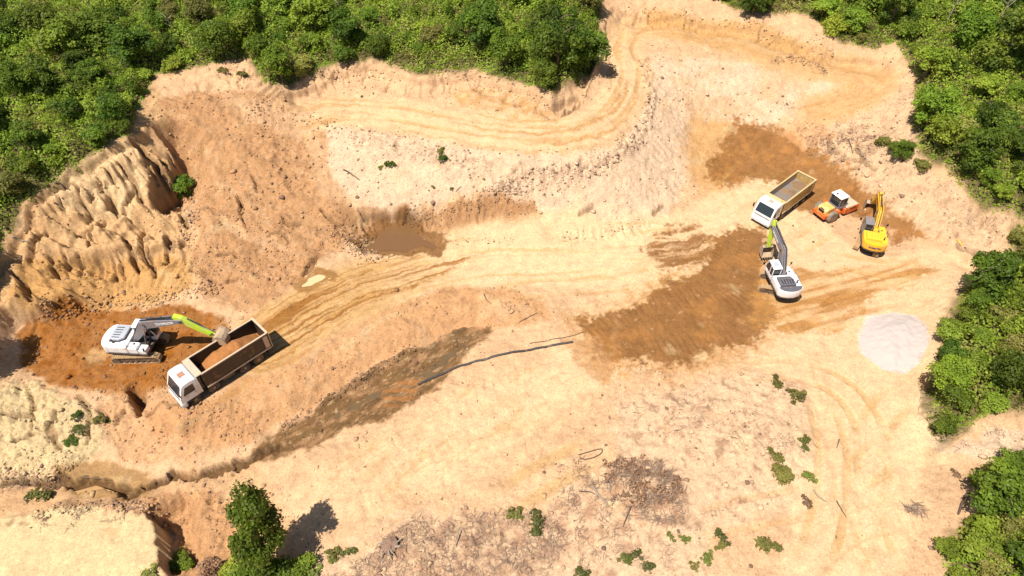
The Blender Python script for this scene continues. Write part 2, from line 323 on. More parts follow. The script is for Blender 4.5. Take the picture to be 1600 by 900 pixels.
tracks([(1200,510),(1280,490),(1360,470),(1450,450)], .4, 1.1, .06, (.36, .18, .06), .5, 9)
tracks([(1080,350),(1130,300),(1170,255)], .35, 1.0, .06, (.50, .30, .12), .5, 10)
tracks([(1300,350),(1240,385),(1200,350)], .4, 1.0, .06, (.50, .31, .13), .5, 12)
tracks([(1280,400),(1380,420),(1480,410),(1540,440)], .45, 1.1, .07, (.45, .26, .1), .5, 13)
tracks([(720,760),(800,700),(900,620),(960,585)], .5, 1.1, .04, (.6, .43, .24), .6, 14)
tracks([(560,760),(680,690),(800,650),(880,600)], .8, 1.4, .05, (.44, .26, .12), .4, 15)
tracks([(760,800),(850,745),(900,720),(960,690)], .7, 1.1, .05, (.45, .28, .12), .5, 16)
tracks([(420,560),(350,605),(290,650)], .5, 1.0, .12, (.38, .2, .075), .5, 17)
# ripples of dozer tracks on the pale plain
rp = smooth_line(GL([(560,800),(640,760),(740,720),(850,690)])); s = window(rp, 8); Sr, Tr = linest(cX[s], cY[s], rp)
pl = pmask([(430,790),(560,700),(700,620),(880,560),(900,620),(780,720),(700,770),(600,790),(500,830)], 1.2)
RUT[s] += .06 * pl[s] * np.sin(Sr * 8 + 2 * fbm(cX[s], cY[s], 2, seed=50)) * sstep(0, .4, fbm(Sr * .2, Tr * .35, 2, seed=51))
paint(pl, ROAD * np.array((.97, .95, .95)), .6); setr(pl, .4); paint(pl * sstep(.1, .5, fbm(cX * .2 + cY * .15, (cY - cX) * .6, 3, seed=52)), (.47, .28, .14), .5)
# dragged and driven streaks across the open sand
for ang, sd_, reg, amt in ((28, 151, pl, .38), (24, 152, yard, .33), (78, 153, yard * (cX > 22) * (cY < 38), .3), (20, 154, roadm, .3), (35, 155, sh, .35)):
    ca_, sa_ = math.cos(R(ang)), math.sin(R(ang)); u_ = cX * ca_ + cY * sa_ + 2 * nC; v_ = -cX * sa_ + cY * ca_ + 1.5 * fbm(cX * .1, cY * .1, 2, seed=sd_)
    reg = reg * (1 - fb) * (1 - fa) * (1 - fd) * (1 - ha)
    paint(reg * sstep(.12, .5, fbm(u_ * .06, v_ * 1.1, 5, .62, seed=sd_)), (.45, .27, .13), amt); paint(reg * sstep(.12, .5, fbm(u_ * .05, v_ * .9, 5, .6, seed=sd_ + 20)), CREAM * 1.08, amt)
    RUT += reg * .05 * fbm(u_ * .12, v_ * 2.6, 3, seed=sd_ + 40)
# stream bed
wet = pmask([(768,508),(752,535),(715,560),(700,590),(660,625),(600,650),(540,670),(480,705),(420,722),(385,728),(400,700),(450,668),(520,618),(590,573),(650,545),(700,518)], .5)
paint(wet, TAN * .78, .9); setr(wet, .5)
axs = smooth_line(GL([(768,510),(730,530),(690,560),(640,590),(590,610),(540,635),(480,680),(420,705),(395,712)])); s = window(axs, 4); Sx, Tx = linest(cX[s], cY[s], axs)
f = FULL.copy(); f[s] = sstep(-.35, .15, fbm(Sx * .35, Tx * 1.4, 5, .65, seed=56)); paint(f * wet, WET * .9, .85)
f[s] = sstep(.1, .3, fbm(Sx * .5 + 9, Tx * 1.6, 5, .65, seed=57)); paint(f * wet, (.125, .078, .043), .65)
f[s] = sstep(.2, .35, fbm(Sx * 1.2, Tx * 3, 4, .65, seed=58)); paint(f * wet, (.46, .32, .19), .6)
m = pmask([(655,590),(648,625),(600,640),(590,605)], .5); f = sstep(-.1, .2, np.sin((cY + .1 * cX) * 7 + 2 * nA)); paint(m * f, (.33, .15, .06), .8)
thin = [(440,698),(405,712),(370,728),(330,738),(290,747),(250,752),(215,768),(200,773),(175,762),(135,752),(80,752),(0,758),(-80,765)]
tl = smooth_line(GL(thin)); s = window(tl, 4); St, Tt = linest(WX[s], WY[s], tl)
g = FULL.copy(); g[s] = sstep(.55, .35, np.abs(Tt) + .22 * nB[s]); H_CUT = -.75 * g; m = pmask([(85,735),(130,722),(190,728),(230,735),(235,775),(190,785),(150,780),(90,760)], .5); paint(m, (.31, .185, .085), .85)
paint(g, (.12, .066, .03), .92)
# wet toe and the two ponds' rims
pond_px = [(580,372),(590,350),(600,345),(640,338),(652,345),(662,365),(690,380),(682,392),(660,385),(640,395),(605,393),(570,390),(560,380)]
m = pmask(pond_px, .35, off=.7); paint(m, (.20, .10, .04), .9)
pond2_px = [(458,448),(478,430),(500,423),(518,430),(510,440),(490,448),(470,452)]
m = pmask(pond2_px, .35, off=.5); paint(m, (.27, .14, .055), .8)
# dark damp hollows in the bank and the excavator's orange face
m = pmask([(480,430),(490,412),(515,425),(510,440)], .4); paint(m, (.27, .14, .055), .6)
m = pmask([(700,140),(770,132),(850,160),(880,175),(840,190),(770,170),(710,160)], 1.6, rag=1.0); paint(m * sstep(-.4, .3, nA), (.43, .235, .09), .7)
m = pmask([(1000,12),(1190,35),(1280,70),(1240,75),(1100,50),(1010,35)], .5); paint(m, (.46, .27, .115), .6)
pad = pmask([(1350,492),(1395,486),(1430,490),(1452,507),(1458,530),(1450,550),(1440,570),(1415,588),(1390,583),(1360,568),(1340,550),(1336,520)], .2, warp=False, off=-.2)
paint(pad, (.52, .45, .41), .8)
# berm of clods along the crest
def clods(px, wid, amp, dark=.5, seed=60):
    ln = smooth_line(GL(px)); s = window(ln, wid + 3); S, T = linest(WX[s], WY[s], ln)
    g = sstep(wid, wid * .2, np.abs(T)); n = fbm(cX[s] * 1.5, cY[s] * 1.5, 4, seed=seed)
    RUT[s] += amp * g * (.25 + n); f = FULL.copy(); f[s] = g * sstep(.05, .22, -n); paint(f, DEBR * .8, dark)
clods([(1003,95),(1016,150),(1005,195),(965,240),(925,262),(870,270),(820,270),(780,300)], 1.1, .8, .5, 60)
clods([(760,290),(800,300),(840,290),(900,275)], 1.0, .6, .4, 61)
clods([(560,215),(640,235),(700,250),(760,265)], 1.6, .4, .4, 62)
clods([(1210,95),(1250,92),(1290,112)], .7, .5, .45, 63)
clods([(1280,230),(1340,215),(1400,230)], 1.8, .5, .5, 64)
clods([(130,275),(70,310),(20,370)], .9, .4, .4, 65)
clods([(230,795),(140,790),(60,805),(0,820)], .8, .35, .5, 66)
clods([(640,345),(700,330),(760,312)], .6, .35, .3, 67)
clods([(440,240),(420,260),(450,300)], .8, .4, .4, 68)
clods([(440,670),(520,615),(590,575)], .5, .35, .35, 69)

# ------------------------------------------------------------------ height detail
gyy, gxx = np.gradient(cH, STEP); slope = np.hypot(gxx, gyy)
steep = sstep(.55, 1.3, slope)
# gullies that run down the left cliff
def flute(px, width, f1, amp, seed, side=-1, f2=0.12, mask=None, sharp=1.0, wide=2.6):
    ln = smooth_line(GL(px)); s = window(ln, width + 2); S, T = linest(cX[s], cY[s], ln); T = T * side
    g = sstep(-.6, .8, T) * sstep(width, width * .55, T)
    r = np.abs(perlin(S * f1 + .8 * fbm(cX[s] * .4, cY[s] * .4, 2, seed=seed), T * f2 + seed)); r = 1 - np.clip(r * wide, 0, 1) ** sharp
    d = -amp * r * g
    if mask is not None: d = d * mask[s]
    RUT[s] += d
def gully(px, width, amp, seed, side=-1, mask=None):
    ln = smooth_line(GL(px)); s = window(ln, width + 2); S, T = linest(cX[s], cY[s], ln); T = T * side; S = S + .9 * nC[s] + .25 * nA[s]; T2_ = T + 1.0 * fbm(cX[s] * .5, cY[s] * .5, 4, .6, seed=seed)
    g = sstep(-.3, 1.0, T) * sstep(width, width * .6, T); h = 0
    for f_, a_, q_ in ((.30, 1.0, .10), (.75, .55, .16), (1.7, .30, .3), (3.6, .15, .7)): h = h + a_ * (np.abs(perlin(S * f_ + seed, T * q_ + seed * 3)) * 2 - .45)
    led_ = sum(sstep(t0, t0 + .12, T2_) * .45 * sstep(-.3, .2, fbm(S * .15, S * 0 + t0, 2, seed=seed + 3)) for t0 in (1.6, 3.4, 5.6, 7.6)) - 1.0
    d = (amp * h - led_ * .8) * g
    RUT[s] += d if mask is None else d * mask[s]
gully([(-60,470),(0,420),(50,318),(110,274),(205,224),(232,232)], 11, .8, 71, mask=cl)
flute([(20,430),(100,405),(170,395),(250,385),(310,400)], 5, .8, .2, 73, side=-1, f2=.05, wide=6)
flute([(180,392),(250,382),(300,395)], 5, 2.1, .16, 76, side=-1, f2=.03, wide=2)
flute([(10,440),(60,425),(110,410),(180,400)], 5, 2.0, .16, 83, side=-1, f2=.03, wide=2)
flute([(125,300),(200,250),(240,250)], 6, 1.7, .14, 84, side=-1, f2=.05, wide=2)
flute([(0,462),(30,470),(60,490)], 4, 1.5, .35, 77, side=-1, f2=.05, sharp=.8)
flute([(555,350),(600,330),(660,322)], 2.8, 1.3, .45, 74, side=-1, f2=.05)
flute([(655,322),(720,312),(780,305)], 3.0, 1.1, .35, 75, side=-1, f2=.05)
flute([(870,355),(940,352),(1010,345)], 2.0, 1.0, .22, 79, side=-1, f2=.05)
flute([(470,120),(560,92),(650,118),(740,112),(860,150)], 3.2, .7, .35, 78, side=-1, f2=.1)
flute([(960,0),(1060,15),(1180,34),(1290,68)], 3.4, .6, .4, 80, side=-1, f2=.1)
flute([(330,120),(390,105),(450,140)], 4, .8, .5, 81, side=-1, f2=.1)
flute([(1440,590),(1440,640),(1450,690)], 2.5, 1.2, .3, 82, side=1, f2=.1)
# crisp breaks: terrace edge at the lower left, the shadowed notch beside the cliff block, a ditch by the truck
def drop(px, amp, reach, side=-1, w=.25, seed=90):
    ln = GL(px); s = window(ln, reach + 3); S, T = linest(WX[s] * .5 + cX[s] * .5, WY[s] * .5 + cY[s] * .5, ln); T = T * side
    endf = sstep(0, 1.5, S) * sstep(0, 1.5, S.max() - S)
    RUT[s] -= amp * sstep(-w, w, T) * sstep(reach, reach * .3, T) * endf
drop([(228,794),(237,806),(244,835),(250,860),(264,905)], 2.6, 3.6, side=1, w=.08)
drop([(-60,470),(0,412),(50,312),(110,270),(205,220),(238,196)], .8, 6, side=-1, w=.18)
drop([(440,148),(520,112),(580,100),(650,124),(740,116),(860,153),(915,138),(942,90),(948,30)], .7, 3, side=-1, w=.15)
drop([(952,5),(1060,20),(1180,40),(1290,74),(1400,92)], .7, 3, side=-1, w=.15)
drop([(205,330),(250,350),(300,352)], .7, 2.5, side=-1, w=.15)
drop([(60,425),(110,405),(150,398),(200,388),(255,380),(300,392)], .8, 3, side=-1, w=.12)
drop([(100,345),(150,330),(190,345),(215,330)], .6, 2.5, side=-1, w=.12)
drop([(140,262),(165,300),(205,335)], .6, 1.2, side=-1, w=.12)
drop([(560,345),(600,332),(655,328)], .6, 2.0, side=-1, w=.12)
drop([(1440,575),(1446,610),(1444,650),(1455,690)], .9, 2.0, side=1, w=.12)
drop([(232,196),(250,212),(264,226),(268,242),(258,270),(243,300),(236,330)], 2.6, 4.0, side=1, w=.15)
drop([(768,506),(700,516),(650,543),(590,571),(520,615),(450,666),(400,700)], .45, 2.2, side=-1, w=.1)
drop([(210,590),(203,610),(208,650)], 1.3, 1.8, side=1)
drop([(270,365),(283,385),(275,410)], .9, 2.5, side=1)
drop([(285,330),(300,352)], .7, 2.0, side=1)
drop([(640,320),(650,328),(660,322)], .9, 1.5, side=1)
drop([(868,172),(905,150),(922,118),(935,90)], 1.2, 2.5, side=1)
drop([(1500,392),(1520,410),(1570,430)], .5, 2.5, side=-1)
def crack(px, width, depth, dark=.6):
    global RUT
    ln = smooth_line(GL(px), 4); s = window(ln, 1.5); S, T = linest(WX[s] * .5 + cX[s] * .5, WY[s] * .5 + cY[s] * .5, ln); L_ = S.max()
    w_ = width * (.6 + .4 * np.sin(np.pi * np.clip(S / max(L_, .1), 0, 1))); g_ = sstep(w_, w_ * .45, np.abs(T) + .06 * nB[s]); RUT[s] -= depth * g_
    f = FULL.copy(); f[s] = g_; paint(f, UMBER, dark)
for px_, w_, d_ in (([(178,248),(192,266),(207,285),(219,313)], .35, 1.0), ([(211,215),(235,242),(254,273),(242,313)], .7, 1.4), ([(129,313),(137,328),(139,348)], .25, .8), ([(164,297),(172,320),(188,340)], .3, .9), ([(164,344),(145,367),(137,387)], .45, 1.0), ([(215,348),(217,367),(226,392),(235,414)], .3, .9),
    ([(256,365),(270,379),(285,371)], .6, 1.0), ([(283,334),(291,352)], .4, .9), ([(192,367),(207,391),(215,426)], .3, .9), ([(231,379),(235,410),(237,430)], .3, .8), ([(66,360),(50,392),(35,414)], .4, .9), ([(106,367),(125,366),(141,360)], .3, .7), ([(72,291),(92,289),(113,285)], .28, .7), ([(258,375),(254,410)], .3, .8), ([(188,330),(195,313),(203,289)], .3, .9), ([(145,308),(147,322)], .3, .8), ([(231,234),(254,277)], .3, 1.0), ([(242,234),(266,266)], .3, 1.0), ([(219,234),(242,276)], .3, 1.0), ([(255,228),(270,256)], .25, .9),
    ([(90,300),(100,325)], .22, .7), ([(118,290),(128,312)], .22, .7), ([(150,268),(156,290)], .25, .8), ([(165,262),(172,283)], .25, .8), ([(20,430),(40,445),(52,470)], .35, .8), ([(80,400),(88,430)], .22, .6), ([(100,398),(108,432)], .22, .6), ([(122,395),(128,428)], .22, .6), ([(170,395),(176,432)], .22, .6), ([(182,392),(190,432)], .22, .6), ([(150,398),(156,432)], .22, .6),
    ([(371,301),(377,336),(385,356)], .22, .7), ([(391,270),(400,285),(403,301)], .22, .5), ([(502,328),(524,348),(547,360)], .35, .7), ([(440,340),(450,352),(470,350)], .3, .4), ([(420,370),(440,366),(452,380)], .3, .4), ([(340,400),(360,396),(372,405)], .3, .4), ([(310,330),(330,326),(345,335)], .28, .4), ([(475,430),(490,410),(500,404)], .45, .6), ([(300,420),(318,425),(330,440)], .3, .5), ([(355,440),(372,436)], .3, .4),
    ([(560,330),(575,345)], .25, .6), ([(640,350),(632,335),(650,328)], .4, .7), ([(1290,215),(1300,235),(1320,245)], .35, .6), ([(1340,222),(1348,250)], .35, .7), ([(1300,255),(1330,250),(1370,262)], .3, .5), ([(1500,385),(1530,398),(1572,425)], .45, .6), ([(870,160),(888,172),(905,150)], .6, 1.0), ([(905,335),(925,322)], .3, .4), ([(1020,335),(1035,318)], .3, .4),
    ([(0,640),(30,650),(60,640)], .22, .5), ([(40,610),(55,640),(50,680)], .22, .5), ([(90,640),(80,670),(95,700)], .25, .5), ([(20,690),(60,680)], .22, .4), ([(120,620),(140,650),(138,690)], .35, .6), ([(150,640),(175,660)], .3, .5), ([(205,605),(214,625),(212,650)], .5, 1.2), ([(195,640),(182,668)], .25, .5), ([(230,655),(250,640),(300,636)], .25, .4)):
    crack(px_, w_, d_)
# general relief
R0 = rough
cH = cH + RUT + H_CUT
cH += R0 * (.40 * fbm(cX * .45, cY * .45, 3, seed=100) + .24 * fbm(cX * 1.5, cY * 1.5, 4, .6, seed=101) + .16 * ridge(cX * .8, cY * .8, 3, seed=113))
wb = pmask([(-100,590),(60,600),(140,640),(170,690),(110,740),(0,748),(-100,760)], .9)
ck2 = np.clip(.07 - np.abs(perlin(cX * .75 + .6 * nA, cY * .75 + .6 * nC)), 0, 1) / .07; cH -= wb * .4 * ck2; cH += wb * .25 * ridge(cX * .5, cY * .9, 3, seed=114)
cH += steep * R0 * (.22 * ridge(cX * .35, cY * .35, 3, seed=102) + .16 * fbm(cX * 1.3, cY * 1.3, 4, seed=103))
cH += (.015 + .075 * R0) * fbm(cX * 2.8, cY * 2.8, 3, .7, seed=107)
# stepped ledges where the pale slope has slumped
led = fbm(cX * .2, cY * .5, 3, seed=108) + .10 * nA; cH -= sstep(.6, .95, R0) * steep * .28 * (sstep(.08, .13, led) + sstep(-.17, -.12, led))
lump = np.clip(fbm(cX * 1.9, cY * 1.9, 3, seed=104) - .2, 0, 1); cH += sstep(.5, 1, R0) * 1.3 * lump * sstep(-.15, .25, fbm(cX * .3, cY * .3, 3, seed=109))
crack = np.clip(.06 - np.abs(perlin(cX * .55 + nA, cY * .55 + nB * .5)), 0, 1) / .06 * sstep(-.1, .2, fbm(cX * .4, cY * .4, 2, seed=105))
cH -= .16 * sstep(.55, .95, R0) * crack
# dark crumbs in hollows of rough ground are litter and root mats, a matter of material
paint(sstep(.55, .95, R0) * sstep(.22, .38, fbm(cX * 1.3, cY * 1.3, 5, .68, seed=106)), DEBR * 1.1, .6)
paint(sstep(.05, .5, R0) * sstep(.36, .46, fbm(cX * 2.6, cY * 2.6, 4, .65, seed=110)), DEBR * 1.0, .6)
u_ = cX * .8 - cY * .6 + nC; v_ = cX * .6 + cY * .8 + .8 * nA; paint(tan1 * sstep(.05, .4, fbm(u_ * .12, v_ * .7, 5, .65, seed=115)), TAN * .82, .6); paint(tan1 * sstep(.12, .4, fbm(u_ * .1 + 30, v_ * .6, 5, .65, seed=116)), PALE * .96, .6)
paint(sstep(.25, .55, fbm(cX * .33, cY * .33, 5, .62, seed=111)), TAN * 1.2, .38)
paint(sstep(.2, .5, fbm(cX * .27 + 40, cY * .27, 5, .62, seed=112)), CREAM * 1.05, .35)

# water hollows
def sink(px_pts, depth, off=.0):
    global cH
    pts = GL(px_pts); s = window(pts, 2.5); sd = polysd(WX[s] * .35 + cX[s] * .65, WY[s] * .35 + cY[s] * .65, pts)
    inside = sd > 0; lvl = float(np.percentile(cH[s][inside], 22)) if inside.any() else 0.0
    k = sstep(-.9, .25, sd); tgt = lvl - depth * sstep(-.1, .9, sd) + .05
    cH[s] = cH[s] * (1 - k) + np.minimum(tgt, cH[s] + .0) * k
    return pts, lvl
PONDS = []
PONDS.append(('brown', *sink(pond_px, .42)))
PONDS.append(('milky', *sink(pond2_px, .22)))
PONDS.append(('olive', *sink([(766,510),(762,520),(752,524),(748,532),(730,536),(722,548),(724,558),(708,565),(704,577),(688,580),(675,592),(664,584),(655,585),(662,570),(680,560),(684,550),(704,540),(712,528),(735,520)], .24)))
PONDS.append(('olive', *sink([(600,588),(622,594),(628,602),(606,612),(600,626),(576,634),(562,650),(540,652),(530,663),(515,655),(512,645),(530,636),(540,622),(560,615),(568,602),(585,600)], .2)))
PONDS.append(('olive', *sink([(100,735),(150,727),(190,735),(170,748),(120,745)], .18)))
PONDS.append(('mud', *sink([(120,768),(150,760),(180,770),(165,782),(125,783)], .18)))
PONDS.append(('pale', *sink([(45,738),(75,732),(82,742),(60,748)], .14)))
# level stands under the machines
def stand(x, y, yaw, L, W, z=None, pad=1.2):
    global cH
    s = window([(x - L, y - L), (x + L, y + L)], 0)
    c, n = math.cos(yaw), math.sin(yaw); dx = cX[s] - x; dy = cY[s] - y
    a = np.abs(dx * c + dy * n) - L / 2; b = np.abs(-dx * n + dy * c) - W / 2
    d = np.hypot(np.maximum(a, 0), np.maximum(b, 0)); k = sstep(pad, .15, d)
    zz = float(np.mean(cH[s][d <= 0])) if z is None else z
    cH[s] = cH[s] * (1 - k) + zz * k + .02 * k * perlin(cX[s] * 3, cY[s] * 3)
    return zz
STANDS = dict(
 exc_l=(-33.35, 38.75, R(0), 4.6, 3.2), truck_l=(-25.25, 35.95, R(226), 9.6, 3.0),
 exc_r=(26.3, 46.9, R(95), 3.6, 5.2), truck_r=(29.55, 58.8, R(222), 9.6, 3.0),
 exc_y=(37.5, 52.6, R(60), 4.8, 3.4), roller=(35.4, 58.3, R(26), 5.6, 2.6))
SZ = {k: stand(*v, z=(.12 if k == 'exc_l' else .28 if k == 'truck_l' else .0)) for k, v in STANDS.items()}

# overall saturation and contrast boost of the ground colours, pushed apart about their luminance
_l = Kc @ np.array((.3, .59, .11)); Kc = np.clip(_l[..., None] + (Kc - _l[..., None]) * 1.12, .008, .8) * np.clip((_l / .40) ** .12, .8, 1.03)[..., None]
H[core] = cH.ravel()
def th(x, y): return bil(cH, -68, 10, STEP, x, y)
HF['f'] = th

# ------------------------------------------------------------------ forest floors
def forest_poly(pts): return GL(pts)
F_A = forest_poly([(-260,560),(-60,470),(0,398),(30,335),(62,298),(130,254),(203,212),(222,165),(244,118),(300,108),(335,98),(385,88),(412,128),(440,136),(470,126),(520,102),(580,92),(650,116),(740,108),(800,128),(865,145),(905,130),(932,98),(937,40),(946,-60),(940,-170),(-260,-170)])
F_B = forest_poly([(1085,-170),(1090,-20),(1150,14),(1210,22),(1262,22),(1310,64),(1375,76),(1402,66),(1430,118),(1428,150),(1424,190),(1432,240),(1470,262),(1505,300),(1540,330),(1600,345),(1760,380),(1900,-170)])
F_C = forest_poly([(1500,450),(1545,428),(1600,415),(1760,420),(1760,690),(1620,655),(1560,640),(1495,686),(1464,694),(1448,655),(1446,600),(1470,540)])
F_D = forest_poly([(1512,742),(1570,722),(1620,706),(1760,700),(1760,980),(1472,980),(1470,860),(1500,830),(1530,800)])
F_E = forest_poly([(1585,345),(1640,350),(1640,410),(1575,405)])
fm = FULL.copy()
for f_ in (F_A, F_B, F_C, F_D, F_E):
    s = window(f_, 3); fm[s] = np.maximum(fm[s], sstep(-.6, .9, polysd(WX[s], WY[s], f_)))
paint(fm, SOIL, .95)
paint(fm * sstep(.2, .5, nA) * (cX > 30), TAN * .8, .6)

# ------------------------------------------------------------------ helpers to link and describe
def link(o, parent=None):
    COL.objects.link(o)
    if parent is not None: o.parent = parent
    return o
def tag(o, label=None, cat=None, group=None, kind=None):
    if label: o['label'] = label
    if cat: o['category'] = cat
    if group: o['group'] = group
    if kind: o['kind'] = kind
    return o
def np_mesh(name, verts, faces, mat=None, smooth=False):
    """faces: (n,k) int array"""
    me = bpy.data.meshes.new(name); v = np.ascontiguousarray(verts, np.float32); f = np.ascontiguousarray(faces, np.int32)
    me.vertices.add(len(v)); me.vertices.foreach_set('co', v.ravel())
    k = f.shape[1]; me.loops.add(f.size); me.loops.foreach_set('vertex_index', f.ravel())
    me.polygons.add(len(f)); me.polygons.foreach_set('loop_start', np.arange(0, f.size, k, dtype=np.int32)); me.polygons.foreach_set('loop_total', np.full(len(f), k, np.int32))
    if smooth: me.polygons.foreach_set('use_smooth', np.ones(len(f), bool))
    me.update(calc_edges=True)
    if mat: me.materials.append(mat)
    return me

# ------------------------------------------------------------------ materials
def mat(name, col, rough=.6, metal=0., var=.12, scale=3., spec=.5, bump=0., dust=0., dustcol=(.45, .30, .16), coat=0.):
    m = bpy.data.materials.new(name); m.use_nodes = True; nt = m.node_tree; b = nt.nodes['Principled BSDF']
    b.inputs['Roughness'].default_value = rough; b.inputs['Metallic'].default_value = metal; b.inputs['Specular IOR Level'].default_value = spec
    b.inputs['Coat Weight'].default_value = coat
    tc = nt.nodes.new('ShaderNodeTexCoord'); n = nt.nodes.new('ShaderNodeTexNoise'); n.inputs['Scale'].default_value = scale; n.inputs['Detail'].default_value = 6
    nt.links.new(tc.outputs['Object'], n.inputs['Vector'])
    mx = nt.nodes.new('ShaderNodeMix'); mx.data_type = 'RGBA'
    mx.inputs['A'].default_value = (*[c * (1 - var) for c in col], 1); mx.inputs['B'].default_value = (*[min(c * (1 + var), 1) for c in col], 1)
    nt.links.new(n.outputs['Fac'], mx.inputs['Factor']); out = mx.outputs['Result']
    if dust > 0:
        n2 = nt.nodes.new('ShaderNodeTexNoise'); n2.inputs['Scale'].default_value = scale * .7; n2.inputs['Detail'].default_value = 8; nt.links.new(tc.outputs['Object'], n2.inputs['Vector'])
        rp = nt.nodes.new('ShaderNodeValToRGB'); rp.color_ramp.elements[0].position = .62 - dust * .5; rp.color_ramp.elements[1].position = .85 - dust * .4
        nt.links.new(n2.outputs['Fac'], rp.inputs['Fac']); m2 = nt.nodes.new('ShaderNodeMix'); m2.data_type = 'RGBA'; m2.inputs['B'].default_value = (*dustcol, 1)
        nt.links.new(out, m2.inputs['A']); nt.links.new(rp.outputs['Color'], m2.inputs['Factor']); out = m2.outputs['Result']
    nt.links.new(out, b.inputs['Base Color'])
    if bump:
        bp = nt.nodes.new('ShaderNodeBump'); bp.inputs['Strength'].default_value = bump; bp.inputs['Distance'].default_value = .05
        nt.links.new(n.outputs['Fac'], bp.inputs['Height']); nt.links.new(bp.outputs['Normal'], b.inputs['Normal'])
    return m

def ground_mat():
    m = bpy.data.materials.new('earth'); m.use_nodes = True; nt = m.node_tree; b = nt.nodes['Principled BSDF']
    b.inputs['Roughness'].default_value = .95; b.inputs['Specular IOR Level'].default_value = .15
    at = nt.nodes.new('ShaderNodeAttribute'); at.attribute_name = 'earth'
    tc = nt.nodes.new('ShaderNodeTexCoord')
    def noise(sc, det, r=.55):
        n = nt.nodes.new('ShaderNodeTexNoise'); n.inputs['Scale'].default_value = sc; n.inputs['Detail'].default_value = det; n.inputs['Roughness'].default_value = r
        nt.links.new(tc.outputs['Object'], n.inputs['Vector']); return n
    n1 = noise(.9, 8, .65); n2 = noise(6.5, 6, .6); 
    def mul(a, bb):
        x = nt.nodes.new('ShaderNodeMath'); x.operation = 'MULTIPLY'; nt.links.new(a, x.inputs[0])
        if isinstance(bb, float): x.inputs[1].default_value = bb
        else: nt.links.new(bb, x.inputs[1])
        return x.outputs[0]
    def mr(src, lo, hi):
        x = nt.nodes.new('ShaderNodeMapRange'); x.inputs['From Min'].default_value = .3; x.inputs['From Max'].default_value = .7; x.inputs['To Min'].default_value = lo; x.inputs['To Max'].default_value = hi
        nt.links.new(src, x.inputs['Value']); return x.outputs['Result']
    n4 = noise(17., 3, .6); f = mul(mul(mr(n1.outputs['Fac'], .82, 1.13), mr(n2.outputs['Fac'], .76, 1.18)), mr(n4.outputs['Fac'], .86, 1.12))
    vm = nt.nodes.new('ShaderNodeVectorMath'); vm.operation = 'SCALE'; nt.links.new(at.outputs['Color'], vm.inputs[0]); nt.links.new(f, vm.inputs['Scale'])
    nt.links.new(vm.outputs[0], b.inputs['Base Color'])
    rg = nt.nodes.new('ShaderNodeAttribute'); rg.attribute_name = 'cloddy'
    n3 = noise(3.2, 8, .7)
    bp = nt.nodes.new('ShaderNodeBump'); bp.inputs['Distance'].default_value = .35
    nt.links.new(mul(rg.outputs['Fac'], .6), bp.inputs['Strength']); nt.links.new(n3.outputs['Fac'], bp.inputs['Height']); nt.links.new(bp.outputs['Normal'], b.inputs['Normal'])
    return m

# ------------------------------------------------------------------ ground sheet
nx, ny = len(XS), len(YS)
# the far skirt is soil under forest to the north, sand to the south
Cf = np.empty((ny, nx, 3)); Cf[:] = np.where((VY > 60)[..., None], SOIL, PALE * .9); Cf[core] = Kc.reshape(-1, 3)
Rf = np.full((ny, nx), .4); Rf[core] = np.clip(rough, 0, 1).ravel()
idx = np.arange(nx * ny).reshape(ny, nx)
faces = np.stack([idx[:-1, :-1], idx[:-1, 1:], idx[1:, 1:], idx[1:, :-1]], -1).reshape(-1, 4)
me = np_mesh('ground', np.stack([VX, VY, H], -1).reshape(-1, 3), faces, ground_mat(), smooth=False)
a = me.attributes.new('earth', 'FLOAT_COLOR', 'POINT'); a.data.foreach_set('color', np.concatenate([np.clip(Cf, .01, .8), np.ones((ny, nx, 1))], -1).astype(np.float32).ravel())
a = me.attributes.new('cloddy', 'FLOAT', 'POINT'); a.data.foreach_set('value', Rf.astype(np.float32).ravel())
ground = link(bpy.data.objects.new('ground', me)); tag(ground, kind='structure')

# ponds: flat sheets of water whose shores are where they meet the ground
WM = {'brown': mat('brown_water', (.175, .09, .038), .12, var=.1, spec=.4), 'milky': mat('milky_water', (.62, .45, .24), .15, var=.04, spec=.4),
      'olive': mat('olive_water', (.14, .09, .043), .1, var=.25, scale=.9, spec=.45), 'mud': mat('mud_water', (.40, .24, .10), .2, var=.15, spec=.4), 'pale': mat('pale_water', (.55, .40, .22), .2, var=.05, spec=.4)}
for nm, pts, lvl in PONDS:
    a = np.array(pts); c = a.mean(0); q = c + (a - c) * 1.12
    bmw = bmesh.new(); bmw.faces.new([bmw.verts.new((x, y, lvl - .12 if nm != 'milky' else lvl - .06)) for x, y in q]); bmesh.ops.recalc_face_normals(bmw, faces=bmw.faces)
    if bmw.faces[:][0].normal.z < 0: bmesh.ops.reverse_faces(bmw, faces=bmw.faces[:])
    m_ = bpy.data.meshes.new('pond_water'); bmw.to_mesh(m_); bmw.free(); m_.materials.append(WM[nm]); tag(link(bpy.data.objects.new('pond_water', m_)), kind='structure')

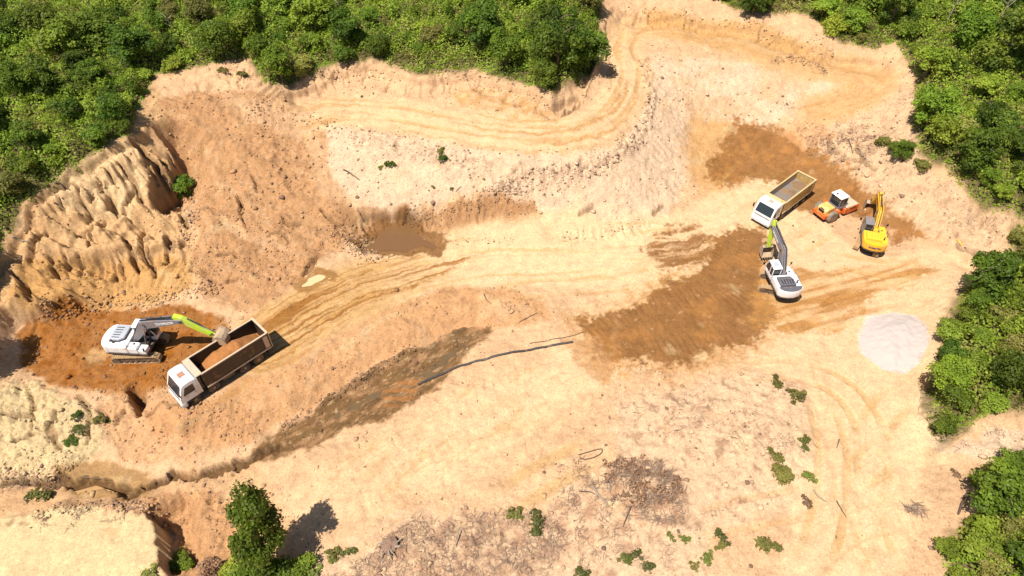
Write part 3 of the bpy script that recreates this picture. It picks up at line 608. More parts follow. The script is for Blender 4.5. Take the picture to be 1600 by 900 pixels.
# ------------------------------------------------------------------ mesh kit for machines
class Kit:
    def __init__(s): s.bm = bmesh.new()
    def _add(s, b, bevel=0, seg=1, M=None):
        if bevel: bmesh.ops.bevel(b, geom=b.edges[:], offset=bevel, segments=seg, affect='EDGES', profile=.6, clamp_overlap=True)
        bmesh.ops.recalc_face_normals(b, faces=b.faces[:])
        if M is not None: b.transform(M)
        t = bpy.data.meshes.new('t'); b.to_mesh(t); b.free(); s.bm.from_mesh(t); bpy.data.meshes.remove(t); return s
    def box(s, x0, x1, y0, y1, z0, z1, bevel=.02, M=None):
        b = bmesh.new(); bmesh.ops.create_cube(b, size=1)
        b.transform(Matrix.Translation(((x0 + x1) / 2, (y0 + y1) / 2, (z0 + z1) / 2)) @ Matrix.Diagonal((abs(x1 - x0), abs(y1 - y0), abs(z1 - z0), 1)))
        return s._add(b, bevel, 1, M)
    def prism(s, prof, a0, a1, axis='y', bevel=0., seg=1, M=None, top=None):
        """outline swept along axis; axis y: (x,z) outline, axis z: (x,y), axis x: (y,z)"""
        b = bmesh.new()
        def v(p, a): return {'y': (p[0], a, p[1]), 'z': (p[0], p[1], a), 'x': (a, p[0], p[1])}[axis]
        lo = [b.verts.new(v(p, a0)) for p in prof]; hi = [b.verts.new(v(p, a1)) for p in (top or prof)]; n = len(prof)
        b.faces.new(lo); b.faces.new(hi[::-1])
        for i in range(n): b.faces.new((lo[i], lo[(i + 1) % n], hi[(i + 1) % n], hi[i]))
        return s._add(b, bevel, seg, M)
    def cyl(s, p0, p1, r, r2=None, seg=14, bevel=0):
        p0 = Vector(p0); p1 = Vector(p1); d = p1 - p0; b = bmesh.new()
        bmesh.ops.create_cone(b, cap_ends=True, segments=seg, radius1=r, radius2=r if r2 is None else r2, depth=d.length)
        b.transform(Matrix.Translation((p0 + p1) / 2) @ d.to_track_quat('Z', 'Y').to_matrix().to_4x4())
        return s._add(b, bevel)
    def tube(s, pts, r, seg=8):
        pts = [Vector(p) for p in pts]; b = bmesh.new(); rings = []
        for i, p in enumerate(pts):
            d = (pts[min(i + 1, len(pts) - 1)] - pts[max(i - 1, 0)]).normalized(); q = d.to_track_quat('Z', 'Y')
            rr = r[i] if isinstance(r, (list, tuple)) else r
            rings.append([b.verts.new(p + q @ Vector((rr * math.cos(k * 2 * math.pi / seg), rr * math.sin(k * 2 * math.pi / seg), 0))) for k in range(seg)])
        for i in range(len(rings) - 1):
            for k in range(seg): b.faces.new((rings[i][k], rings[i][(k + 1) % seg], rings[i + 1][(k + 1) % seg], rings[i + 1][k]))
        b.faces.new(rings[0][::-1]); b.faces.new(rings[-1]); return s._add(b)
    def lathe(s, prof, centre, axis='y', seg=24):
        """prof: (offset along axis, radius)"""
        b = bmesh.new(); rings = []
        for o, r in prof:
            rg = []
            for k in range(seg):
                a = 2 * math.pi * k / seg; c, n = r * math.cos(a), r * math.sin(a)
                rg.append(b.verts.new((centre[0] + c, centre[1] + o, centre[2] + n) if axis == 'y' else (centre[0] + c, centre[1] + n, centre[2] + o)))
            rings.append(rg)
        for i in range(len(rings) - 1):
            for k in range(seg): b.faces.new((rings[i][k], rings[i][(k + 1) % seg], rings[i + 1][(k + 1) % seg], rings[i + 1][k]))
        b.faces.new(rings[0]); b.faces.new(rings[-1][::-1]); return s._add(b)
    def sheet(s, quad, thick):
        q = [Vector(p) for p in quad]; n = (q[1] - q[0]).cross(q[2] - q[0]).normalized() * thick / 2; b = bmesh.new()
        lo = [b.verts.new(p - n) for p in q]; hi = [b.verts.new(p + n) for p in q]; k = len(q)
        b.faces.new(lo[::-1]); b.faces.new(hi)
        for i in range(k): b.faces.new((lo[i], lo[(i + 1) % k], hi[(i + 1) % k], hi[i]))
        return s._add(b)
    def done(s, name, m, parent=None, M=None, smooth=False):
        if M is not None: s.bm.transform(M)
        me = bpy.data.meshes.new(name); s.bm.to_mesh(me); s.bm.free(); me.materials.append(m)
        if smooth:
            me.polygons.foreach_set('use_smooth', np.ones(len(me.polygons), bool)); me.set_sharp_from_angle(angle=R(35))
        return link(bpy.data.objects.new(name, me), parent)
def empty(name, loc, yaw=0):
    o = bpy.data.objects.new(name, None); o.empty_display_size = .5; o.location = loc; o.rotation_euler = (0, 0, yaw); return link(o)
def text(body, name, m, parent, M, size, thick=.008, width=None):
    cu = bpy.data.curves.new('lettering', 'FONT'); cu.body = body; cu.size = size; cu.extrude = thick; cu.align_x = 'CENTER'; cu.align_y = 'CENTER'; cu.offset = size * .025
    o = bpy.data.objects.new('lettering', cu); COL.objects.link(o); dg = bpy.context.evaluated_depsgraph_get(); me = bpy.data.meshes.new_from_object(o.evaluated_get(dg)); bpy.data.objects.remove(o)
    if width:
        xs = [v.co.x for v in me.vertices]; k = width / (max(xs) - min(xs)); me.transform(Matrix.Diagonal((k, 1, 1, 1)))
    me.transform(M); me.materials.clear(); me.materials.append(m); me.name = name; return link(bpy.data.objects.new(name, me), parent)
# ------------------------------------------------------------------ machine materials
DUST = (.42, .27, .14)
M_ = dict(
 white=mat('white_paint', (.80, .79, .78), .35, var=.04, dust=.12, dustcol=(.55, .42, .28)), silver=mat('silver_paint', (.50, .52, .56), .35, .2, var=.08),
 grey=mat('grey_paint', (.20, .19, .21), .5, var=.15, dust=.3, dustcol=(.3, .22, .16)), slate=mat('slate_paint', (.115, .11, .125), .5, var=.15, dust=.12, dustcol=(.3, .22, .16)), dark=mat('dark_steel', (.045, .042, .045), .55, var=.3, dust=.35, dustcol=(.16, .10, .06)),
 black=mat('black_steel', (.012, .012, .013), .6, var=.3), lime=mat('lime_paint', (.50, .70, .035), .42, var=.08, dust=.25, dustcol=(.5, .5, .2)),
 yellow=mat('yellow_paint', (.82, .50, .035), .4, var=.06, dust=.2, dustcol=(.6, .42, .14)), amber=mat('amber_paint', (.80, .42, .02), .45, var=.06, dust=.2), orange=mat('orange_paint', (.74, .12, .012), .42, var=.08, dust=.3, dustcol=(.55, .3, .12)),
 sandyhood=mat('faded_hood', (.72, .42, .10), .45, var=.1, dust=.4, dustcol=(.65, .48, .22)), glass=mat('dark_glass', (.025, .032, .038), .06, var=.1, spec=.6), chrome=mat('chrome_rod', (.55, .55, .56), .25, .9, var=.05),
 track=mat('dusty_track', (.34, .21, .10), .85, var=.3, scale=5, dust=.5, dustcol=DUST), trackdark=mat('track_steel', (.11, .075, .05), .8, var=.3, scale=5, dust=.3, dustcol=(.3, .18, .09)), bucket=mat('bucket_steel', (.36, .255, .17), .6, var=.3, scale=4, dust=.5, dustcol=(.5, .36, .22)),
 rubber=mat('tyre_rubber', (.035, .032, .03), .85, var=.2, dust=.4, dustcol=(.2, .13, .07)), dustrubber=mat('dusty_tyre', (.17, .14, .11), .85, var=.25, dust=.5, dustcol=(.32, .22, .14)), rim=mat('wheel_rim', (.30, .24, .18), .6, var=.2, dust=.5, dustcol=DUST),
 bedbrown=mat('brown_bed_paint', (.034, .02, .015), .5, var=.25, dust=.12, dustcol=(.18, .10, .05)), bedrim=mat('scraped_rim', (.52, .40, .30), .6, var=.2, dust=.5, dustcol=(.55, .42, .26)), bedin=mat('scoured_steel', (.30, .27, .25), .4, .35, var=.25, scale=2, dust=.45, dustcol=(.42, .25, .11)),
 bedyel=mat('ochre_bed_paint', (.43, .27, .085), .5, var=.1, dust=.35, dustcol=(.6, .42, .2)), bedyelrim=mat('ochre_rim', (.60, .43, .2), .5, var=.08, dust=.3, dustcol=(.65, .5, .28)), hatch=mat('hatch_plastic', (.42, .20, .13), .5, var=.1), beige=mat('beige_hatch', (.45, .36, .25), .5, var=.1),
 crust=mat('dry_soil_crust', (.22, .135, .07), .95, var=.3, scale=4), load=mat('soil_load', (.36, .145, .04), .95, var=.3, scale=3, bump=.6), ink=mat('blue_ink', (.07, .035, .16), .5), inkw=mat('white_ink', (.75, .75, .72), .5), lamp=mat('lamp_lens', (.6, .6, .6), .15), redlamp=mat('red_lens', (.45, .03, .02), .2), skin=mat('blue_jacket', (.07, .09, .14), .8))

def track_unit(root, y, L, m_track, m_frame, w=.6, r=.43):
    a = L / 2 - r; prof = []
    for k in range(9): t = -math.pi / 2 + math.pi * k / 8; prof.append((a + r * math.cos(t), r + r * math.sin(t)))
    for k in range(9): t = math.pi / 2 + math.pi * k / 8; prof.append((-a + r * math.cos(t), r + r * math.sin(t)))
    inner = [(x * (1 - .09 / max(abs(x), .3)) if abs(x) > a else x, r + (z - r) * .8) for x, z in prof]
    k = Kit(); b = bmesh.new(); n = len(prof); V = []
    for p in prof: V.append([b.verts.new((p[0], y - w / 2, p[1])), b.verts.new((p[0], y + w / 2, p[1]))])
    I = []
    for p in inner: I.append([b.verts.new((p[0], y - w / 2, p[1])), b.verts.new((p[0], y + w / 2, p[1]))])
    for i in range(n):
        j = (i + 1) % n
        b.faces.new((V[i][0], V[j][0], V[j][1], V[i][1])); b.faces.new((I[i][1], I[j][1], I[j][0], I[i][0]))
        b.faces.new((V[i][0], I[i][0], I[j][0], V[j][0])); b.faces.new((V[i][1], V[j][1], I[j][1], I[i][1]))
    k._add(b)
    per = 2 * a * 2 + 2 * math.pi * r; ns = 46; acc = 0
    for q in range(ns):      # grouser bars
        s = per * q / ns
        if s < 2 * a: p, ang = (a - s, 2 * r), 0
        elif s < 2 * a + math.pi * r: t = math.pi / 2 + (s - 2 * a) / r; p, ang = (-a + r * math.cos(t), r + r * math.sin(t)), t - math.pi / 2
        elif s < 4 * a + math.pi * r: p, ang = (-a + s - 2 * a - math.pi * r, 0), math.pi
        else: t = -math.pi / 2 + (s - 4 * a - math.pi * r) / r; p, ang = (a + r * math.cos(t), r + r * math.sin(t)), t - math.pi / 2
        k.box(-.025, .025, -w / 2, w / 2, -.01, .035, 0, Matrix.Translation((p[0], y, p[1])) @ Matrix.Rotation(-ang, 4, 'Y'))
    t = k.done('crawler_track', m_track, root)
    f = Kit(); sg = -1 if y < 0 else 1
    f.box(-a, a, y - w * .36, y + w * .36, r * .55, r * 1.45, .03)
    for q in range(7): xx = -a + .25 + (2 * a - .5) * q / 6; f.cyl((xx, y - w * .44, r * .45), (xx, y + w * .44, r * .45), .14, seg=10)
    for xx in (-a, a): f.cyl((xx, y - w * .46, r), (xx, y + w * .46, r), r * .72, seg=16)
    f.done('track_frame', m_frame, t); return t

def strut(p0, p1, r0, r1, frac, m0, m1, root, name):
    p0, p1 = Vector(p0), Vector(p1); mid = p0 + (p1 - p0) * frac
    o = Kit().cyl(p0, mid, r0, seg=12).done(name, m0, root, smooth=True)
    Kit().cyl(mid - (p1 - p0) * .02, p1, r1, seg=10).done('piston_rod', m1, o, smooth=True)

def excavator(name, label, loc, yaw, tyaw, c, elbow, tip, bang, boomtext=None, backtext=None, foot=(.25, 1.95), knee=1.1, size=1.0):
    root = empty(name, loc, yaw); root.scale = (size,) * 3; tag(root, label, 'excavator', 'excavators on the site')
    tr = Matrix.Rotation(tyaw, 4, 'Z')
    for y in (-1.12, 1.12):
        t = track_unit(root, y, 4.25, c['track'], M_['trackdark']); t.data.transform(tr)
        for ch in t.children: ch.data.transform(tr)
    Kit().box(-1.0, 1.0, -1.0, 1.0, .42, .82, .06, tr).cyl((0, 0, .8), (0, 0, 1.08), .68, seg=24).done('undercarriage', M_['trackdark'], root)
    # platform with rounded tail
    tail = [(-2.05 - .68 * math.cos(t), 1.32 * math.sin(t)) for t in [R(a) for a in (82, 60, 40, 20, 0, -20, -40, -60, -82)]]
    out = [(1.5, -1.3), (1.5, 1.3)] + tail
    Kit().prism(out, 1.07, 1.3, 'z', .03).done('platform', c['deck'], root)
    cw = [(-1.95, 1.31)] + tail + [(-1.95, -1.31)]
    cw_o = Kit().prism(cw, 1.12, 2.12, 'z', .10, 2).done('counterweight', c['counter'], root, smooth=True)
    if c.get('cwtop'): Kit().prism([(x * .985, y * .93) for x, y in cw], 2.122, 2.17, 'z', .02).done('counterweight_cover', c['cwtop'], cw_o)
    # engine house, with a raised vented lid, doors and tank boxes
    h = Kit().prism([(-1.96, -1.29), (-.15, -1.29), (-.15, 1.29), (-1.96, 1.29)], 1.302, 2.1, 'z', .07, 2).done('engine_cover', c['body'], root, smooth=True)
    lid = Kit().prism([(-1.92, -.62), (-1.05, -.62), (-.62, -.35), (-.62, 1.05), (-1.92, 1.05)], 2.095, 2.36, 'z', .06, 2)
    lo = lid.done('vented_lid', c['lid'], h, smooth=True); sl = Kit()
    for q in range(5): Kit().box(-1.72, -1.05, -.42 + q * .28, -.34 + q * .28, 2.355, 2.372, 0).done('vent_slot', c.get('slot', M_['black']), lo)
    Kit().prism([(-1.0, -.74), (-.5, -.42), (-.5, 1.15), (-1.93, 1.15), (-1.93, -.74)], 2.1, 2.13, 'z').done('lid_surround', M_['dark'] if 'slot' not in c else c['body'], h)
    Kit().cyl((-1.45, -.85, 2.09), (-1.45, -.85, 2.48), .07, seg=12).cyl((-1.45, -.85, 2.48), (-1.55, -.85, 2.56), .07, seg=12).done('exhaust_pipe', M_['dark'], root)
    for x0, x1 in ((-1.85, -1.05), (-1.0, -.25)): Kit().box(x0, x1, -1.305, -1.292, 1.4, 1.98, .005).done('side_door', c['body'], h)
    tb = Kit().box(-.12, .78, -1.29, -.5, 1.302, 2.0, .06).done('fuel_tank', c['body'], root); Kit().cyl((.35, -.75, 1.99), (.35, -.75, 2.06), .09, seg=12).done('filler_cap', M_['black'], tb)
    Kit().box(.8, 1.48, -1.29, -.55, 1.302, 1.78, .05).done('tool_box', c['body'], root)
    Kit().box(.0, 1.2, -.46, .32, 1.31, 1.55, .03).done('swing_motor_bay', M_['dark'], root)
    for pts_ in ([(.82, -1.24, 1.8), (.82, -1.24, 2.35), (1.42, -1.24, 2.2), (1.42, -1.24, 1.78)], [(-.1, -1.2, 2.02), (-.1, -1.2, 2.45), (-.9, -1.2, 2.45), (-.9, -1.2, 2.1)]): Kit().tube(pts_, .022).done('handrail', c['rail'], root)
    # cab
    x0, x1, y0, y1 = -.05, 1.72, .36, 1.3
    prof = [(x0, 1.32), (x0, 2.85), (x1 - .42, 2.85), (x1, 2.15), (x1, 1.32)]
    cab = Kit().prism([(x0 + .03, 1.32), (x0 + .03, 1.75), (x1 - .05, 1.75), (x1 - .03, 1.32)], y0 + .02, y1 - .02, 'y', .03)
    for (px_, pz0, px2, pz2) in ((x0 + .05, 1.7, x0 + .05, 2.87), (x1 - .06, 1.7, x1 - .06, 2.15), (x1 - .06, 2.12, x1 - .46, 2.87), (.62, 1.7, .62, 2.87)):
        for yy in (y0 + .05, y1 - .05): cab.tube([(px_, yy, pz0), (px2, yy, pz2)], .055, 6)
    cab.tube([(x0 + .05, y0 + .05, 2.83), (x0 + .05, y1 - .05, 2.83)], .05, 6).tube([(x1 - .45, y0 + .05, 2.83), (x1 - .45, y1 - .05, 2.83)], .05, 6)
    cb = cab.done('cab', c['cab'], root)
    Kit().prism([(x0 - .06, y0 - .03), (x1 - .36, y0 - .03), (x1 - .36, y1 + .03), (x0 - .06, y1 + .03)], 2.86, 2.98, 'z', .05, 2).done('cab_roof', c['roof'], cb, smooth=True)
    if c.get('hatch'): Kit().box(.25, .95, y0 + .18, y1 - .18, 2.975, 3.02, .03).done('roof_hatch', c['hatch'], cb)
    g = M_['glass']
    Kit().sheet([(x1 - .03, y0 + .1, 2.12), (x1 - .03, y1 - .1, 2.12), (x1 - .43, y1 - .1, 2.82), (x1 - .43, y0 + .1, 2.82)], .02).sheet([(x1 - .04, y0 + .1, 1.76), (x1 - .04, y1 - .1, 1.76), (x1 - .04, y1 - .1, 2.1), (x1 - .04, y0 + .1, 2.1)], .02).done('windshield', g, cb)
    for yy in (y0 + .04, y1 - .04):
        Kit().sheet([(x0 + .1, yy, 1.78), (.56, yy, 1.78), (.56, yy, 2.8), (x0 + .1, yy, 2.8)], .02).sheet([(.68, yy, 1.78), (x1 - .1, yy, 1.78), (x1 - .1, yy, 2.12), (x1 - .48, yy, 2.8), (.68, yy, 2.8)], .02).done('side_window', g, cb)
    Kit().sheet([(x0 + .02, y0 + .1, 1.8), (x0 + .02, y1 - .1, 1.8), (x0 + .02, y1 - .1, 2.78), (x0 + .02, y0 + .1, 2.78)], .02).done('rear_window', g, cb)
    Kit().tube([(1.45, y1, 1.9), (1.6, y1 + .28, 2.0), (1.6, y1 + .28, 2.25)], .02).box(1.55, 1.62, y1 + .2, y1 + .42, 2.1, 2.45, .02).done('mirror', M_['black'], cb)
    Kit().tube([(1.46, -1.26, 1.75), (1.55, -1.42, 1.85), (1.55, -1.42, 2.1)], .02).box(1.5, 1.57, -1.52, -1.34, 1.95, 2.25, .02).done('mirror', M_['black'], root)
    # boom: bent box girder in the plane y = by
    by = -.06; F = Vector((foot[0], foot[1])); E = Vector(elbow); T = Vector(tip); d = (E - F).normalized(); up = Vector((-d.y, d.x))
    K = F + (E - F) * .42 + up * knee
    def rib(p, n, w): return p + n * w, p - n * w
    d1 = (K - F).normalized(); n1 = Vector((-d1.y, d1.x)); d2 = (E - K).normalized(); n2 = Vector((-d2.y, d2.x)); nk = (n1 + n2).normalized()
    Q1 = F + (K - F) * .35; Q2 = F + (K - F) * .8; Q3 = K + (E - K) * .25; Q4 = K + (E - K) * .72
    st = [rib(F - d1 * .15, n1, .17), rib(Q1, n1, .30), rib(Q2, n1, .41), rib(K, nk, .44), rib(Q3, n2, .40), rib(Q4, n2, .29), rib(E + d2 * .16, n2, .19)]
    prof = [tuple(a) for a, b in st] + [tuple(b) for a, b in st[::-1]]
    bo = Kit().prism(prof, by - .27, by + .27, 'y', .025).done('boom', c['boom'], root)
    for q_, w_ in ((F, .42), (E, .36), (K, .34)): Kit().cyl((q_.x, by - w_, q_.y), (q_.x, by + w_, q_.y), .12).done('hinge_pin', M_['dark'], bo)
    pp = [rib(F + (K - F) * .15, n1, .36)[0], rib(Q2, n1, .47)[0], rib(K, nk, .50)[0], rib(Q3, n2, .46)[0], rib(Q4, n2, .35)[0], rib(E, n2, .3)[0]]
    hh = Kit()
    for yy in (by - .14, by - .06, by + .16): hh.tube([(p.x, yy, p.y) for p in pp], .028, 6)
    hh.done('hydraulic_hose', M_['black'], bo)
    bc = K - nk * .05
    for yy in (by - .40, by + .40): strut((1.1, yy, 1.35), (bc.x, yy, bc.y), .085, .05, .6, c['ram'], M_['chrome'], root, 'boom_cylinder')
    # stick
    da = (T - E).normalized(); na = Vector((-da.y, da.x))
    if na.dot(E - F) < 0: na = -na                # na: the outer side of the stick
    B_ = E - da * .75
    prof = [tuple(B_ + na * .16), tuple(E + na * .42 - da * .1), tuple(E + na * .40 + da * .5), tuple(T + na * .16), tuple(T + da * .12), tuple(T - na * .14), tuple(E - na * .2 + da * .25), tuple(E - na * .26), tuple(B_ - na * .12)]
    ar = Kit().prism(prof, by - .2, by + .2, 'y', .025).done('stick', c['arm'], root)
    Kit().cyl((T.x, by - .3, T.y), (T.x, by + .3, T.y), .09).done('hinge_pin', M_['dark'], ar)
    pk = rib(K + (E - K) * .12, n2, .58)[0]; strut((pk.x, by, pk.y), (B_.x, by, B_.y), .085, .05, .6, c['ram'], M_['chrome'], root, 'stick_cylinder')
    lk = T + na * .42 - da * .38; pb = E + na * .52 + da * .3; strut((pb.x, by, pb.y), (lk.x, by, lk.y), .075, .045, .6, c['ram'], M_['chrome'], root, 'bucket_cylinder')
    ca, sa = math.cos(bang), math.sin(bang)
    rot = lambda p: (T.x + p[0] * ca - p[1] * sa, T.y + p[0] * sa + p[1] * ca)
    hk = rot((.34, .02))
    for yy in (by - .24, by + .24): Kit().tube([(hk[0], yy, hk[1]), (lk.x, yy, lk.y), (T.x - da.x * .4, yy, T.y - da.y * .4)], .045, 6).done('bucket_link', M_['dark'], root)
    # bucket: curved shell, side plates, lips and teeth
    sh = [(-.14, -.02), (.12, .06), (.42, -.04), (.66, -.30), (.70, -.66), (.54, -.98), (.22, -1.18), (-.30, -1.30)]
    inn = [(-.12, -.08), (.12, -.01), (.38, -.09), (.60, -.32), (.64, -.66), (.49, -.94), (.19, -1.13), (-.30, -1.26)]
    W = .66; k = Kit(); k.prism([rot(p) for p in sh] + [rot(p) for p in inn[::-1]], by - W, by + W, 'y')
    for yy in (by - W, by + W - .04): k.prism([rot(p) for p in sh], yy, yy + .04, 'y')
    for q in range(5): yy = by - W + .12 + q * (2 * W - .24) / 4; k.prism([rot((p[0] * 1.05, p[1] * 1.02)) for p in sh[2:7]] + [rot(p) for p in sh[6:1:-1]], yy - .025, yy + .025, 'y')
    for yy in (by - .2, by + .2): k.prism([rot((-.12, -.05)), rot((.0, .14)), rot((.4, .1)), rot((.5, -.1))], yy - .03, yy + .03, 'y')
    bk = k.done('bucket', M_['bucket'], root)
    for q in range(5): yy = by - W + .09 + q * (2 * W - .18) / 4; Kit().prism([rot((-.24, -1.33)), rot((-.52, -1.36)), rot((-.24, -1.24))], yy - .055, yy + .055, 'y').done('bucket_tooth', M_['trackdark'], bk)
    if boomtext:
        mid = Q3 + (E - Q3) * .42 + n2 * -.02; ang = math.atan2(d2.y, d2.x)
        for sgn in (-1, 1):
            Mx = Matrix.Translation((mid.x, by + sgn * .276, mid.y)) @ Matrix.Rotation(-ang, 4, 'Y') @ (Matrix.Rotation(R(90), 4, 'X') if sgn < 0 else Matrix.Rotation(R(180), 4, 'Z') @ Matrix.Rotation(R(90), 4, 'X'))
            text(boomtext, 'lettering', M_['inkw'] if not backtext else M_['black'], bo, Mx, .36, width=1.7)
    if backtext:
        Mx = Matrix.Translation((-2.735, 0, 1.66)) @ Matrix.Rotation(R(-90), 4, 'Z') @ Matrix.Rotation(R(90), 4, 'X')
        t = text(backtext, 'lettering', M_['ink'], cw_o, Matrix.Identity(4), .32, .03, width=1.35)
        for v in t.data.vertices:      # wrap onto the rounded tail
            s_ = v.co.x; th_ = math.asin(max(-1, min(1, s_ / 1.32))); v.co = Vector((-2.05 - .68 * math.cos(th_) - .0 - v.co.z * .6 - .004, -s_, 1.66 + v.co.y))
    return root

C_L = dict(track=M_['track'], deck=M_['dark'], counter=M_['white'], body=M_['white'], lid=M_['silver'], rail=M_['grey'], cab=M_['white'], roof=M_['white'], boom=M_['grey'], arm=M_['lime'], ram=M_['dark'])
C_R = dict(C_L, lid=M_['slate'], slot=M_['black'], cwtop=M_['slate'], cab=M_['white'], hatch=M_['silver'])
C_Y = dict(slot=M_['amber'], track=M_['track'], deck=M_['dark'], counter=M_['amber'], body=M_['yellow'], lid=M_['yellow'], rail=M_['black'], cab=M_['grey'], roof=M_['grey'], boom=M_['amber'], arm=M_['amber'], ram=M_['dark'])
excavator('excavator', 'white excavator with dark boom and lime green stick emptying its bucket into a truck', (STANDS['exc_l'][0], STANDS['exc_l'][1], SZ['exc_l']), R(-4), R(6), C_L, (5.3, 4.8), (7.65, 2.95), R(70), 'ZOOMLION')
excavator('excavator', 'white excavator with dark grey engine lid and folded lime green stick on brown soil', (26.3, 46.9, 0), R(95), R(-112), C_R, (4.95, 4.45), (4.65, 1.8), R(-8), 'ZOOMLION', size=.91)
excavator('excavator', 'yellow excavator with blue lettering on its counterweight, digging beside the slope', (37.55, 53.25, 0), R(72), R(-16), C_Y, (4.75, 3.8), (6.1, 1.6), R(15), 'KOMATSU', 'KOMATSU', knee=.9, size=.88)

# ------------------------------------------------------------------ tipper trucks
def wheel(root, x, y, side, dual=False, r=.53, w=.30):
    t = Kit(); ws = (w if not dual else .62)
    y0 = y - ws / 2
    def tyre(yy, ww): t.lathe([(0, r * .62), (0, r * .88), (.05, r), (ww - .05, r), (ww, r * .88), (ww, r * .62)], (x, yy, r), 'y', 22)
    if dual: tyre(y0, .29); tyre(y0 + .33, .29)
    else: tyre(y0, w)
    o = t.done('wheel', M_['rubber'], root, smooth=True)
    yo = y + side * ws / 2
    Kit().lathe([(-.10 * side if False else -.05, r * .60), (.0, r * .60), (.0, r * .5), (-.06, r * .35), (.02, r * .2), (.03, r * .05)] if side > 0 else [(.05, r * .60), (.0, r * .60), (.0, r * .5), (.06, r * .35), (-.02, r * .2), (-.03, r * .05)], (x, yo, r), 'y', 18).done('rim', M_['rim'], o, smooth=True)

def truck(name, label, loc, yaw, bed, rimm, inner, hatchm, zf, zt, zin, size=1.0):
    root = empty(name, loc, yaw); root.scale = (size,) * 3; tag(root, label, 'truck', 'tipper trucks on the site')
    k = Kit()
    for yy in (-.42, .42): k.box(-4.2, 4.1, yy - .06, yy + .06, .72, .98, .01)
    for xx in (-3.6, -2.2, -.4, 1.0, 2.4): k.box(xx - .06, xx + .06, -.4, .4, .76, .94, 0)
    for xx in (3.3, 1.5, -1.55, -2.9): k.cyl((xx, -1.0, .53), (xx, 1.0, .53), .1, seg=8)
    k.done('chassis', M_['dark'], root)
    for s in (-1, 1):
        wheel(root, 3.3, s * 1.02, s); wheel(root, 1.5, s * 1.02, s); wheel(root, -1.55, s * .93, s, True); wheel(root, -2.9, s * .93, s, True)
    Kit().cyl((-.7, -.82, .75), (.65, -.82, .75), .3, seg=16).done('fuel_tank', M_['silver'], root, smooth=True)
    Kit().box(-.6, .6, .55, 1.1, .5, 1.0, .04).done('battery_box', M_['dark'], root)
    for s in (-1, 1):
        for xx, a0, a1 in ((3.3, 15, 165), (1.5, 20, 160)):
            mg = Kit(); pts = [(xx + .64 * math.cos(R(a)), .53 + .64 * math.sin(R(a))) for a in range(a0, a1 + 1, 15)]
            mg.prism(pts + [(xx + .60 * math.cos(R(a)), .53 + .60 * math.sin(R(a))) for a in range(a1, a0 - 1, -15)], s * .82, s * 1.2, 'y').done('mudguard', M_['black'], root)
    # cab
    w = 1.2
    prof = [(2.42, .98), (2.42, 2.72), (2.62, 2.92), (3.1, 3.0), (3.68, 2.95), (3.86, 2.82), (4.34, 1.66), (4.42, 1.0), (4.4, .98)]
    cab = Kit().prism(prof, -w, w, 'y', .07, 3).done('cab', M_['white'], root, smooth=True)
    Kit().prism([(4.0, .42), (4.5, .46), (4.52, .8), (4.46, .99), (4.0, .99)], -1.22, 1.22, 'y', .05, 2).done('bumper', M_['white'], cab, smooth=True)
    gl = M_['glass']
    fx = lambda z: 3.86 + (2.82 - z) * (4.34 - 3.86) / (2.82 - 1.66)
    Kit().sheet([(fx(1.7) + .012, -1.04, 1.7), (fx(1.7) + .012, 1.04, 1.7), (fx(2.74) + .012, .98, 2.74), (fx(2.74) + .012, -.98, 2.74)], .02).done('windshield', gl, cab)
    Kit().box(4.37, 4.42, -.98, .98, 1.36, 1.41, .01).done('grille', M_['black'], cab)
    for s in (-1, 1):
        Kit().box(4.46, 4.535, s * .75, s * 1.1, .58, .8, .02).done('headlight', M_['lamp'], cab)
        Kit().prism([(2.92, 1.72), (2.92, 2.58), (3.66, 2.58), (3.98, 1.82), (3.95, 1.72)], s * 1.198, s * 1.212, 'y').done('side_window', gl, cab)
        d_ = Kit().prism([(2.8, .98), (2.8, 1.66), (4.02, 1.66), (4.12, .98)], s * 1.2, s * 1.215, 'y').done('door', M_['white'], cab); Kit().box(2.9, 3.1, s * 1.215, s * 1.24, 1.48, 1.53, .008).done('door_handle', M_['black'], d_)
        Kit().tube([(4.1, s * 1.2, 2.55), (4.28, s * 1.42, 2.55), (4.28, s * 1.42, 1.9), (4.18, s * 1.22, 1.9)], .02).box(4.24, 4.31, s * 1.33, s * 1.52, 2.0, 2.5, .02).done('mirror', M_['black'], cab)
        for z_ in (.5, .78): Kit().box(3.55, 4.1, s * 1.13, s * 1.25, z_, z_ + .07, .01).done('step', M_['black'], cab)
    Kit().box(2.95, 3.5, -.3, .3, 2.985, 3.03, .02).done('roof_hatch', hatchm, cab)
    Kit().box(2.15, 2.36, -.95, .95, 1.0, 2.35, .04).cyl((2.2, .8, 1.5), (2.2, .8, 2.9), .07).done('air_intake', M_['dark'], root)
    # tipper body
    X0, X1, hw = -4.4, 2.0, 1.22
    body = Kit().box(X0, X1, -hw + .02, hw - .02, zf - .12, zf, .01)
    for xx in np.arange(X0 + .4, X1, .8): body.box(xx - .05, xx + .05, -1.1, 1.1, zf - .24, zf - .12, 0)
    bo = body.done('tipper_body', bed, root)
    Kit().box(X0 + .06, X1 - .06, -hw + .1, hw - .1, zf + .002, zin, 0).done('bed_floor', inner, bo)
    for s in (-1, 1):
        so = Kit().prism([(s * (hw - .07), zf), (s * hw, zf), (s * (hw + .03), zt - .12), (s * (hw - .04), zt - .12)], X0, X1, 'x', .008).done('side_wall', bed, bo)
        Kit().box(X0 + .05, X1 - .05, s * (hw - .085), s * (hw - .072), zin + .002, zt - .14, 0).done('inner_lining', inner, so)
        Kit().box(X0 - .02, X1, s * (hw - .09), s * (hw + .07), zt - .125, zt, .02).done('top_rail', rimm, so)
        Kit().box(X0, X1, s * (hw + .0), s * (hw + .05), zf - .14, zf + .03, .01).done('lower_rail', rimm, so)
